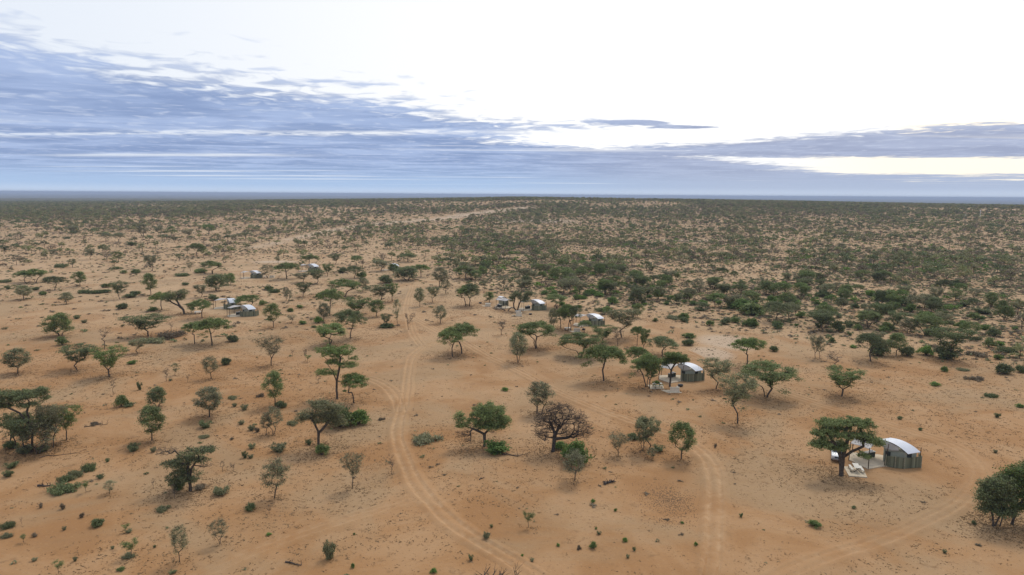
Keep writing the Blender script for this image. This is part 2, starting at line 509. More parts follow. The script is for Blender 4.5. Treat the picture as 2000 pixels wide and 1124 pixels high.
TRACKS = [
    # (pixels on the photograph, strength of wear, name label)
    ([(1075, 1150), (1040, 1124), (985, 1090), (930, 1058), (880, 1022), (840, 982), (810, 945), (793, 910), (783, 880), (778, 850), (782, 820), (790, 790),
      (795, 760), (796, 735), (798, 712), (806, 695), (828, 680), (858, 670), (905, 668)], 0.52),
    ([(783, 812), (768, 772), (748, 754), (725, 743), (700, 736), (672, 733)], 0.5),
    ([(905, 668), (930, 684), (958, 700), (1000, 721), (1050, 747), (1110, 776), (1180, 804), (1260, 832), (1320, 852), (1352, 872), (1378, 895), (1392, 925), (1396, 965),
      (1393, 1010), (1390, 1060), (1385, 1124), (1382, 1160)], 0.62),
    ([(1215, 645), (1290, 668), (1370, 703), (1440, 735), (1515, 762), (1600, 791), (1700, 820), (1785, 846), (1860, 872), (1902, 905), (1905, 945), (1876, 985), (1810, 1020),
      (1720, 1058), (1640, 1082), (1560, 1110), (1490, 1140)], 0.32),
    ([(300, 1165), (420, 1115), (520, 1072), (620, 1036), (720, 1003), (820, 968)], 0.32),
    ([(828, 680), (806, 655), (797, 625), (795, 600), (800, 575), (806, 556)], 0.38),
    ([(905, 668), (862, 652), (828, 634), (800, 620)], 0.35),
]
TRACK_XY = [curve(t[0]) for t in TRACKS]
TRACK_ALL = np.vstack([t[::4] for t in TRACK_XY])


def near_track(X, Y, r):
    X = np.atleast_1d(X); Y = np.atleast_1d(Y); out = np.zeros(len(X), bool)
    for i in range(0, len(X), 20000):
        d = (X[i:i + 20000, None] - TRACK_ALL[None, :, 0]) ** 2 + (Y[i:i + 20000, None] - TRACK_ALL[None, :, 1]) ** 2
        out[i:i + 20000] = d.min(1) < r * r
    return out


# the wide sandy bed far off, and pale pans
BED = curve([(500, 484), (560, 470), (640, 452), (700, 442), (780, 434), (870, 427), (940, 416), (1030, 407)], 12.0)
BED_W = np.interp(np.arange(len(BED)), [0, len(BED) * 0.4, len(BED)], [5.0, 10.0, 22.0])
PANS = [(ground_at(540, 512), 16, 7), (ground_at(1420, 668), 9, 12), (ground_at(1390, 690), 6, 9), (ground_at(1050, 432), 60, 40), (ground_at(1350, 470), 40, 14)]


def bed_dist(X, Y):
    d = np.sqrt((X[:, None] - BED[None, :, 0]) ** 2 + (Y[:, None] - BED[None, :, 1]) ** 2) - BED_W[None, :]
    return d.min(1)


# ------------------------------------------------------------------ ground
def build_ground():
    radii = [6.0]
    while radii[-1] < 60000: radii.append(radii[-1] * (1.013 if radii[-1] < 520 else 1.035))
    fine = np.linspace(-0.85, 0.85, 330); coarse = np.linspace(0.85, 2 * math.pi - 0.85, 60)[1:-1]
    ang = np.concatenate([fine, coarse]); na = len(ang); nr = len(radii)
    rr, aa = np.meshgrid(radii, ang, indexing='ij')
    X = (rr * np.sin(aa)).ravel(); Y = (rr * np.cos(aa)).ravel()
    Z = terrain(X, Y)
    worn = np.zeros(len(X))
    sel = (np.hypot(X, Y) > 300) & (np.hypot(X, Y) < 4000)
    worn[sel] = 0.55 * (1 - sstep(bed_dist(X[sel], Y[sel]), -6, 6))
    for c, a, b in PANS:
        q = ((X - c[0]) / a) ** 2 + ((Y - c[1]) / b) ** 2
        worn = np.maximum(worn, 0.6 * (1 - sstep(q, 0.2, 1.2)))
    V = np.column_stack([X, Y, Z])
    i, j = np.meshgrid(np.arange(nr - 1), np.arange(na), indexing='ij')
    a = i * na + j; b = i * na + (j + 1) % na; c = (i + 1) * na + (j + 1) % na; d = (i + 1) * na + j
    Fq = np.column_stack([a.ravel(), b.ravel(), c.ravel(), d.ravel()])[:, ::-1]
    # close the middle under the camera
    V = np.vstack([V, [[0, 0, float(terrain(0.0, 0.1))]]]); worn = np.append(worn, 0)
    ctr = len(V) - 1
    me = fast_mesh('ground', V, Fq, ['sand'], {'worn': worn})
    me.polygons.foreach_set('use_smooth', [True] * len(me.polygons))
    o = link(bpy.data.objects.new('ground', me)); tag(o, 'red sandy ground of the open bushveld plain', None, None, 'structure')
    mb = MB()
    ring = [(V[k][0], V[k][1], V[k][2]) for k in range(na)] + [tuple(V[ctr])]
    mb.add(ring, [(k, na, (k + 1) % na) for k in range(na)])
    cap = mb.build('ground_centre', 'sand', o)
    return o


ground = build_ground()
TRACK_LABELS = ['main two-rut sand track curving up the middle of the camp', 'short sand spur forking off the main track', 'long sand track running diagonally down past the dead tree',
                'sand track looping round the nearest tent', 'faint broad wheel marks joining the main track', 'faint sand road leading away between the trees', 'faint cut-off between two sand tracks']


def build_track(xy, wear, label, k):
    # cross-section: soft shoulder, berm, rut, middle ridge, rut, berm, shoulder
    us = 0.86 * np.array([-2.3, -1.75, -1.35, -1.12, -0.85, -0.6, -0.3, 0, 0.3, 0.6, 0.85, 1.12, 1.35, 1.75, 2.3])
    zs = np.array([-0.03, 0.05, 0.20, 0.16, 0.012, 0.02, 0.14, 0.16, 0.14, 0.02, 0.012, 0.16, 0.20, 0.05, -0.03]) * (0.55 + 0.7 * wear) + 0.010 + 0.004 * k
    ws = np.array([0, 0.18, 0.40, 0.70, 1.0, 0.9, 0.45, 0.25, 0.45, 0.9, 1.0, 0.70, 0.40, 0.18, 0]) * wear
    n = len(xy); t = np.gradient(xy, axis=0); t /= np.linalg.norm(t, axis=1)[:, None] + 1e-9
    nrm = np.column_stack([t[:, 1], -t[:, 0]])
    s = np.arange(n)
    wob = 0.16 * np.sin(s * 0.05 + k) + 0.09 * np.sin(s * 0.13 + 2 * k)
    wid = 1.0 + 0.10 * np.sin(s * 0.037 + k) + 0.05 * np.sin(s * 0.31 + k)
    X = xy[:, 0, None] + nrm[:, 0, None] * (us[None] * wid[:, None] + wob[:, None])
    Y = xy[:, 1, None] + nrm[:, 1, None] * (us[None] * wid[:, None] + wob[:, None])
    rs = np.random.RandomState(k)
    Z = terrain(X, Y) + zs[None] + 0.05 * (rs.rand(*X.shape) - 0.5) * (ws[None] > 0)
    fade = np.minimum(1, np.minimum(s, n - 1 - s) / 14.0)[:, None]
    W = ws[None] * fade * np.ones_like(X)
    Z = Z - (1 - fade) * 0.10
    m = len(us); i, j = np.meshgrid(np.arange(n - 1), np.arange(m - 1), indexing='ij')
    a = i * m + j
    Fq = np.column_stack([a.ravel(), (a + 1).ravel(), (a + m + 1).ravel(), (a + m).ravel()])[:, ::-1]
    me = fast_mesh('dirt_track', np.column_stack([X.ravel(), Y.ravel(), Z.ravel()]), Fq, ['track_sand'], {'worn': W.ravel()})
    me.polygons.foreach_set('use_smooth', [True] * len(me.polygons))
    o = link(bpy.data.objects.new('dirt_track', me)); tag(o, label, None, None, 'structure')


for k, (xy, tr) in enumerate(zip(TRACK_XY, TRACKS)):
    build_track(xy, tr[1], TRACK_LABELS[k], k)


# ------------------------------------------------------------------ plants: growing them
def leaves(rng, centres, radii, n_each, size, flat=0.5, up=0.55):
    """leaf-sized triangles in soft clumps: returns verts, faces, tint"""
    C = np.repeat(centres, n_each, axis=0); R = np.repeat(radii, n_each)
    n = len(C)
    g = rng.normal(size=(n, 3)); g /= np.linalg.norm(g, axis=1)[:, None]
    rad = rng.rand(n) ** 0.45
    off = g * (rad * R * np.where(rng.rand(n) < 0.12, 1.7, 1.0))[:, None]; off[:, 2] *= flat
    P = C + off
    nr = rng.normal(size=(n, 3)); nr[:, 2] = np.abs(nr[:, 2]) + up
    nr /= np.linalg.norm(nr, axis=1)[:, None]
    a = np.cross(nr, rng.normal(size=(n, 3))); a /= np.linalg.norm(a, axis=1)[:, None]
    b = np.cross(nr, a)
    s = size * (0.65 + 0.7 * rng.rand(n))[:, None]
    V = np.stack([P - a * s * 0.6 - b * s * 0.35, P + a * s * 0.6 - b * s * 0.2, P + b * s * 0.75], axis=1).reshape(-1, 3)
    Fc = np.arange(n * 3).reshape(-1, 3)
    ct = np.repeat(rng.rand(len(centres)), n_each)
    tint = np.clip(0.15 + 0.40 * ct + 0.45 * rng.rand(n), 0, 1)
    return V, Fc, np.repeat(tint, 3)


def branches(rng, stems, clumps, r_base, r_tip=0.012, twigs=2, twig_len=0.6, start=0.35, wobble=0.10, twig_r=0.010):
    """wood: stems, boughs reaching every clump, and thin twigs inside the clumps"""
    pos, par, ok = [], [], []
    for st in stems:
        prev = -1
        for k, p in enumerate(st):
            pos.append(np.array(p, float)); par.append(prev); ok.append(k >= max(1, int(start * len(st)))); prev = len(pos) - 1
    n_stem = len(pos)
    clumps = np.asarray(clumps, float)
    sp = np.array(pos)
    order = np.argsort([np.linalg.norm(sp - c, axis=1).min() for c in clumps])
    w = [0.0] * n_stem; tips = []
    for ci in order:
        c = clumps[ci]; A = np.array(pos); d = c - A; L = np.linalg.norm(d, axis=1) + 1e-6
        cost = L * (1 + 1.1 * np.maximum(0, -d[:, 2] / L)) + np.where(np.array(ok), 0, 99)
        b = int(np.argmin(cost)); k = max(1, int(L[b] / 0.7)); prev = b; p0 = pos[b]
        bend = rng.normal(size=3) * wobble * L[b]
        for q in range(1, k + 1):
            t = q / k
            p = p0 * (1 - t) + c * t + bend * math.sin(math.pi * t) + rng.normal(size=3) * 0.05 * (t < 1)
            p[2] -= 0.05 * L[b] * math.sin(math.pi * t)
            pos.append(p); par.append(prev); ok.append(True); w.append(0.0); prev = len(pos) - 1
        w[prev] += 1.0; tips.append(prev)
    for i in range(len(pos) - 1, -1, -1):
        if par[i] >= 0: w[par[i]] += w[i]
    tot = max(1.0, len(clumps) / max(1, len(stems)))
    rad = [max(r_tip, r_base * min(1.15, (x / tot)) ** 0.62) for x in w]
    mb = MB()
    for i in range(len(pos)):
        if par[i] < 0: continue
        ra = min(rad[par[i]], rad[i] * 1.45) if i >= n_stem else rad[par[i]]
        if par[par[i]] < 0 and i < n_stem: ra *= 1.35
        n = 7 if rad[i] > 0.1 else (5 if rad[i] > 0.035 else 3)
        mb.tube(pos[par[i]], pos[i], ra, rad[i], n)
    for ti in tips:
        for _ in range(twigs):
            g = rng.normal(size=3); g[2] = abs(g[2]) * 0.5 + 0.1; g /= np.linalg.norm(g)
            e = pos[ti] + g * twig_len * (0.5 + rng.rand() * 0.7)
            mb.tube(pos[ti], e, twig_r, twig_r * 0.4, 3)
            if twigs > 3:
                g2 = g + rng.normal(size=3) * 0.7
                mid = pos[ti] * 0.4 + e * 0.6
                mb.tube(mid, mid + g2 / np.linalg.norm(g2) * twig_len * 0.5, twig_r * 0.8, twig_r * 0.3, 3)
    return mb


def stem_line(rng, h, lean=(0, 0), n=6, wig=0.05, base=(0, 0)):
    ph = rng.rand() * 6.28; pts = []
    for k in range(n):
        t = k / (n - 1)
        pts.append((base[0] + lean[0] * t ** 1.3 * h + wig * h * math.sin(ph + 4 * t) * t * (1 - 0.4 * t), base[1] + lean[1] * t ** 1.3 * h + wig * h * math.cos(ph + 3.1 * t) * t * (1 - 0.4 * t), -0.15 + t * (h + 0.15)))
    return pts


def crown_points(rng, shape, H, W, n):
    pts = []
    R = W / 2
    k = 0
    lob = [(rng.rand() * 6.28, 0.45 + 0.4 * rng.rand(), rng.rand()) for _ in range(5)]
    while len(pts) < n and k < n * 60:
        k += 1
        a = rng.rand() * 2 * math.pi; q = math.sqrt(rng.rand())
        edge = 0.80 + 0.20 * math.sin(2 * a + lob[0][0]) * lob[0][1] + 0.16 * math.sin(3 * a + lob[1][0])
        rr = R * q * edge
        if shape == 'umbrella':
            z = H * (0.96 - 0.20 * q * q) - rng.rand() ** 1.5 * H * 0.17 - (rng.rand() < 0.30) * H * 0.24 * rng.rand() * (0.35 + 0.65 * q) - H * 0.05 * lob[2][2] * math.sin(a + lob[2][0])
        elif shape == 'oval':
            t = rng.rand() ** 0.75; z = H * (0.30 + 0.66 * t)
            rr = R * (math.sin(math.pi * (0.12 + 0.80 * t)) ** 0.8) * (0.35 + 0.65 * q) * edge
        elif shape == 'vase':
            t = rng.rand() ** 0.6; z = H * (0.38 + 0.58 * t); rr = R * (0.25 + 0.75 * t) * (0.45 + 0.55 * q) * edge
            z -= H * 0.08 * q * q
        elif shape == 'bushy':
            t = rng.rand() ** 0.8; z = H * (0.14 + 0.80 * t); rr = R * math.sqrt(max(0.05, 1 - (t - 0.35) ** 2 * 1.6)) * (0.3 + 0.7 * q) * edge
        else:
            z = H * (0.2 + 0.75 * rng.rand())
        p = np.array([rr * math.cos(a), rr * math.sin(a), z])
        sp = 0.55 * W / math.sqrt(n)
        if k > n * 30 or all(np.linalg.norm((p - o) * (1, 1, 1.5)) > sp * 0.85 for o in pts): pts.append(p)
    return np.array(pts)


def tree_proto(seed, shape, H, W, stems=1, fork=0.4, n=46, leaf_n=120, leaf=0.20, cr=0.75, mat='leaf_green', rb=0.16, twigs=2, flat=0.5, lean=0.08, wood='bark', spread=0.0, twig_len=0.6):
    rng = np.random.RandomState(seed)
    if leaf_n: n, leaf_n, leaf = int(n * 1.7), int(leaf_n * 1.08), leaf * 0.78
    cl = crown_points(rng, shape, H, W, n)
    st = []
    for k in range(stems):
        a = rng.rand() * 6.28 if stems == 1 else 2 * math.pi * k / stems + rng.rand() * 0.7
        sp = lean if stems == 1 else spread
        b = (0, 0) if stems == 1 else (0.12 * math.cos(a) * stems * 0.5, 0.12 * math.sin(a) * stems * 0.5)
        st.append(stem_line(rng, H * fork, (sp * math.cos(a), sp * math.sin(a)), 6, 0.06, b))
    tw = branches(rng, st, cl, rb, 0.014, twigs, twig_len)
    trunk = tw.mesh('trunk', wood, True)
    crown = None
    if leaf_n:
        top = cl[cl[:, 2] > H * 0.25]
        V, Fc, T = leaves(rng, top, cr * (0.7 + 0.6 * rng.rand(len(top))), leaf_n, leaf, flat)
        crown = fast_mesh('crown', V, Fc, [mat], {'tint': T})
    return dict(trunk=trunk, crown=crown, H=H, W=W)


def shrub_proto(seed, kind, W=3.0, H=1.5, n=26, leaf_n=90, leaf=0.17, cr=0.5, mat='leaf_green', flat=0.7):
    rng = np.random.RandomState(seed); pts = []
    for _ in range(n):
        a = rng.rand() * 6.28; q = math.sqrt(rng.rand())
        e = 0.82 + 0.18 * math.sin(3 * a + seed) + 0.1 * math.sin(5 * a)
        if kind == 'round':
            t = rng.rand(); rr = W / 2 * q * e * 0.85; z = H * (0.12 + 0.78 * math.sqrt(max(0, 1 - q * q * 0.9)) * (0.35 + 0.65 * t))
        elif kind == 'mat':
            rr = W / 2 * q * e; z = H * (0.15 + 0.55 * rng.rand() * (1 - 0.5 * q))
        else:
            t = rng.rand(); rr = W / 2 * (0.25 + 0.75 * t) * q * e; z = H * (0.1 + 0.85 * t * (0.6 + 0.4 * rng.rand()))
        pts.append((rr * math.cos(a), rr * math.sin(a), z))
    pts = np.array(pts)
    V, Fc, T = leaves(rng, pts, cr * (0.7 + 0.6 * rng.rand(n)), leaf_n, leaf, flat, 0.35)
    V[:, 2] = np.maximum(V[:, 2], 0.01 + 0.02 * rng.rand(len(V)))
    keep = rng.rand(len(Fc)) < np.repeat(0.45 + 0.55 * rng.rand(n), leaf_n)
    Fc = Fc[keep]; V = V.reshape(-1, 3, 3)[keep].reshape(-1, 3); T = T.reshape(-1, 3)[keep].ravel(); Fc = np.arange(len(V)).reshape(-1, 3)
    foliage = fast_mesh('foliage', V, Fc, [mat], {'tint': T})
    mb = MB()
    for p in pts[:: 2 if kind == 'round' else 1]:
        b = np.array([p[0] * 0.12, p[1] * 0.12, -0.08])
        m = (b + p) / 2 + rng.normal(size=3) * 0.06
        mb.tube(b, m, 0.035, 0.024, 3); mb.tube(m, p, 0.024, 0.010, 3)
        for _ in range(3):
            e = p + np.array([p[0] * 0.25, p[1] * 0.25, 0.38 * rng.rand() + 0.02]) + rng.normal(size=3) * 0.2
            e[2] = max(e[2], 0.02); mb.tube(p, e, 0.013, 0.005, 3)
    stems = mb.mesh('stems', 'bark')
    return dict(foliage=foliage, stems=stems, H=H, W=W)


PT = {
    'U': [tree_proto(11, 'umbrella', 7, 8.0, 1, 0.30, 54, 105, 0.19, 0.70, twigs=4, rb=0.13), tree_proto(12, 'umbrella', 7, 7.2, 2, 0.28, 50, 105, 0.19, 0.70, spread=0.22, twigs=4, rb=0.11),
          tree_proto(13, 'umbrella', 7, 8.6, 1, 0.26, 56, 100, 0.19, 0.72, mat='leaf_dark', lean=0.2, twigs=4, rb=0.13), tree_proto(14, 'umbrella', 7, 6.6, 1, 0.38, 44, 110, 0.19, 0.68, lean=0.16, twigs=4, rb=0.12),
          tree_proto(15, 'umbrella', 7, 7.8, 3, 0.24, 54, 95, 0.19, 0.70, spread=0.35, rb=0.10, twigs=4)] + [tree_proto(100 + k, 'umbrella', 7, 7.6, 1 + k % 2, 0.27 + 0.02 * (k % 4), 48 + 3 * k, 80 + 6 * k, 0.18, 0.68, mat=('leaf_green', 'leaf_dark', 'leaf_grey')[k % 3], lean=0.06 * k, spread=0.25, rb=0.12, twigs=5) for k in range(5)],
    'O': [tree_proto(21, 'oval', 6, 4.6, 1, 0.26, 50, 62, 0.17, 0.58, 'leaf_grey', 0.09, 5, 0.7), tree_proto(22, 'oval', 6, 4.2, 1, 0.24, 46, 72, 0.17, 0.56, 'leaf_green', 0.09, 5, 0.7),
          tree_proto(23, 'oval', 6, 5.0, 2, 0.22, 52, 58, 0.17, 0.58, 'leaf_grey', 0.08, 5, 0.7, spread=0.18)] + [tree_proto(110 + k, 'oval', 6, 4.5, 1 + k % 3, 0.24, 44 + 4 * k, 50 + 10 * k, 0.16, 0.56, ('leaf_green', 'leaf_grey')[k % 2], 0.085, 5, 0.7, spread=0.22, lean=0.15) for k in range(3)],
    'V': [tree_proto(31, 'vase', 6.5, 6.5, 1, 0.24, 54, 74, 0.17, 0.62, 'leaf_green', 0.11, 5, 0.5), tree_proto(32, 'vase', 6.5, 6.2, 2, 0.22, 50, 66, 0.17, 0.60, 'leaf_grey', 0.09, 5, 0.5, spread=0.25),
          tree_proto(33, 'vase', 6.5, 7.0, 3, 0.20, 56, 66, 0.17, 0.62, 'leaf_dark', 0.09, 5, 0.5, spread=0.38)] + [tree_proto(120 + k, 'vase', 6.5, 6.6, 1 + k % 3, 0.22, 50 + 4 * k, 54 + 8 * k, 0.165, 0.60, ('leaf_grey', 'leaf_green', 'leaf_dark')[k % 3], 0.095, 6, 0.5, spread=0.3, lean=0.18) for k in range(4)],
    'S': [tree_proto(41, 'vase', 5.5, 4.8, 1, 0.24, 50, 26, 0.14, 0.50, 'leaf_grey', 0.075, 7, 0.7), tree_proto(42, 'oval', 5.5, 4.4, 2, 0.20, 50, 28, 0.14, 0.50, 'leaf_grey', 0.065, 7, 0.7, spread=0.2),
          tree_proto(43, 'oval', 5.5, 3.8, 1, 0.30, 46, 32, 0.14, 0.50, 'leaf_grey', 0.075, 7, 0.7, lean=0.2)] + [tree_proto(130 + k, ('vase', 'oval')[k % 2], 5.5, 4.4, 1 + k % 2, 0.24, 44 + 5 * k, 24 + 8 * k, 0.14, 0.52, 'leaf_grey', 0.07, 7, 0.7, spread=0.25, lean=0.2) for k in range(3)],
    'M': [tree_proto(51, 'bushy', 5.5, 5.2, 4, 0.18, 64, 82, 0.18, 0.62, 'leaf_dark', 0.08, 4, 0.7, spread=0.35), tree_proto(52, 'bushy', 5.5, 5.6, 5, 0.16, 66, 76, 0.18, 0.62, 'leaf_green', 0.07, 4, 0.7, spread=0.4)],
    'B': [tree_proto(61, 'vase', 4, 2.6, 1, 0.34, 18, 0, rb=0.055, twigs=7, twig_len=0.5, wood='dead_wood'), tree_proto(62, 'oval', 4, 2.2, 1, 0.40, 16, 7, 0.12, 0.4, 'leaf_brown', 0.055, 7, twig_len=0.5, wood='dead_wood'),
          tree_proto(63, 'vase', 4, 3.0, 2, 0.30, 19, 10, 0.12, 0.4, 'leaf_brown', 0.05, 7, twig_len=0.5, spread=0.2)],
    'P': [tree_proto(71, 'oval', 4, 2.4, 1, 0.42, 18, 46, 0.13, 0.42, 'leaf_grey', 0.05, 4, 0.7, twig_len=0.4), tree_proto(72, 'vase', 4, 2.6, 1, 0.40, 18, 46, 0.13, 0.42, 'leaf_green', 0.05, 4, 0.7, twig_len=0.4)],
}
PS = {
    'r': [shrub_proto(81, 'round', 3, 1.6, 34, 120, 0.16), shrub_proto(82, 'round', 3, 1.8, 32, 120, 0.16, mat='leaf_green'), shrub_proto(83, 'round', 3.2, 1.5, 34, 110, 0.16, mat='leaf_dark')],
    'b': [shrub_proto(84, 'round', 3, 1.8, 36, 130, 0.15, mat='leaf_bright'), shrub_proto(85, 'spiky', 3, 1.8, 34, 120, 0.15, mat='leaf_bright')],
    'g': [shrub_proto(86, 'spiky', 3, 1.3, 40, 70, 0.14, 0.42, mat='leaf_grey'), shrub_proto(87, 'spiky', 3, 1.5, 40, 70, 0.14, 0.42, mat='leaf_dark')],
    'm': [shrub_proto(88, 'mat', 4, 0.9, 44, 80, 0.15, 0.5, mat='leaf_grey'), shrub_proto(89, 'mat', 4, 0.8, 40, 80, 0.15, 0.5, mat='leaf_dark')],
    'd': [shrub_proto(90, 'mat', 3.5, 0.7, 34, 60, 0.14, 0.42, mat='leaf_brown'), shrub_proto(91, 'spiky', 3, 1.1, 30, 50, 0.14, 0.42, mat='leaf_brown')],
}

PLANTS = []       # every plant placed as a thing: root, kind, photo position, size
NAMES = {'U': 'acacia_tree', 'O': 'acacia_tree', 'V': 'acacia_tree', 'S': 'thorn_tree', 'M': 'bushy_tree', 'B': 'bare_sapling', 'P': 'young_sapling'}
CATS = {'U': 'tree', 'O': 'tree', 'V': 'tree', 'S': 'tree', 'M': 'tree', 'B': 'sapling', 'P': 'sapling'}
prand = random.Random(5)


def add_tree(kind, p, H, W, px=None, py=None, var=None, rz=None, hand=True):
    pl = PT[kind]; k = var if var is not None else prand.randrange(len(pl)); pr = pl[k % len(pl)]
    root = empty(NAMES[kind], (p[0], p[1], p[2] - 0.03), prand.uniform(0, 6.28) if rz is None else rz)
    sxy = W / pr['W'] * {'U': 1.36, 'V': 1.30, 'O': 1.24, 'M': 1.2, 'S': 1.24}.get(kind, 1.15); root.scale = (sxy * prand.uniform(0.94, 1.06), sxy * prand.uniform(0.94, 1.06), H / pr['H'])
    root.rotation_euler = (prand.uniform(-0.05, 0.05), prand.uniform(-0.05, 0.05), root.rotation_euler[2])
    link(bpy.data.objects.new('trunk', pr['trunk']), root)
    if pr['crown']: link(bpy.data.objects.new('crown', pr['crown']), root)
    if px is None:
        a, b, _ = to_px(p); px, py = float(a[0]), float(b[0])
    PLANTS.append(dict(o=root, k=kind, x=px, y=py, h=H, w=W, hand=hand))
    return root


def add_shrub(kind, p, H, W, px=None, py=None, var=None, parts=True, hand=True):
    pl = PS[kind]; k = var if var is not None else prand.randrange(len(pl)); pr = pl[k % len(pl)]
    rz = prand.uniform(0, 6.28); sxy = W / pr['W']; sc = (sxy, sxy, H / pr['H'])
    nm = 'low_bush' if kind in 'md' else 'shrub'
    loc = (p[0], p[1], p[2] - 0.02)
    if parts:
        o = empty(nm, loc, rz)
        link(bpy.data.objects.new('foliage', pr['foliage']), o); link(bpy.data.objects.new('stems', pr['stems']), o)
    else:
        o = link(bpy.data.objects.new(nm, pr['foliage'])); o.location = loc; o.rotation_euler = (0, 0, rz)
    o.scale = sc
    if px is None:
        a, b, _ = to_px(p); px, py = float(a[0]), float(b[0])
    PLANTS.append(dict(o=o, k=kind, x=px, y=py, h=H, w=W, hand=hand))
    return o


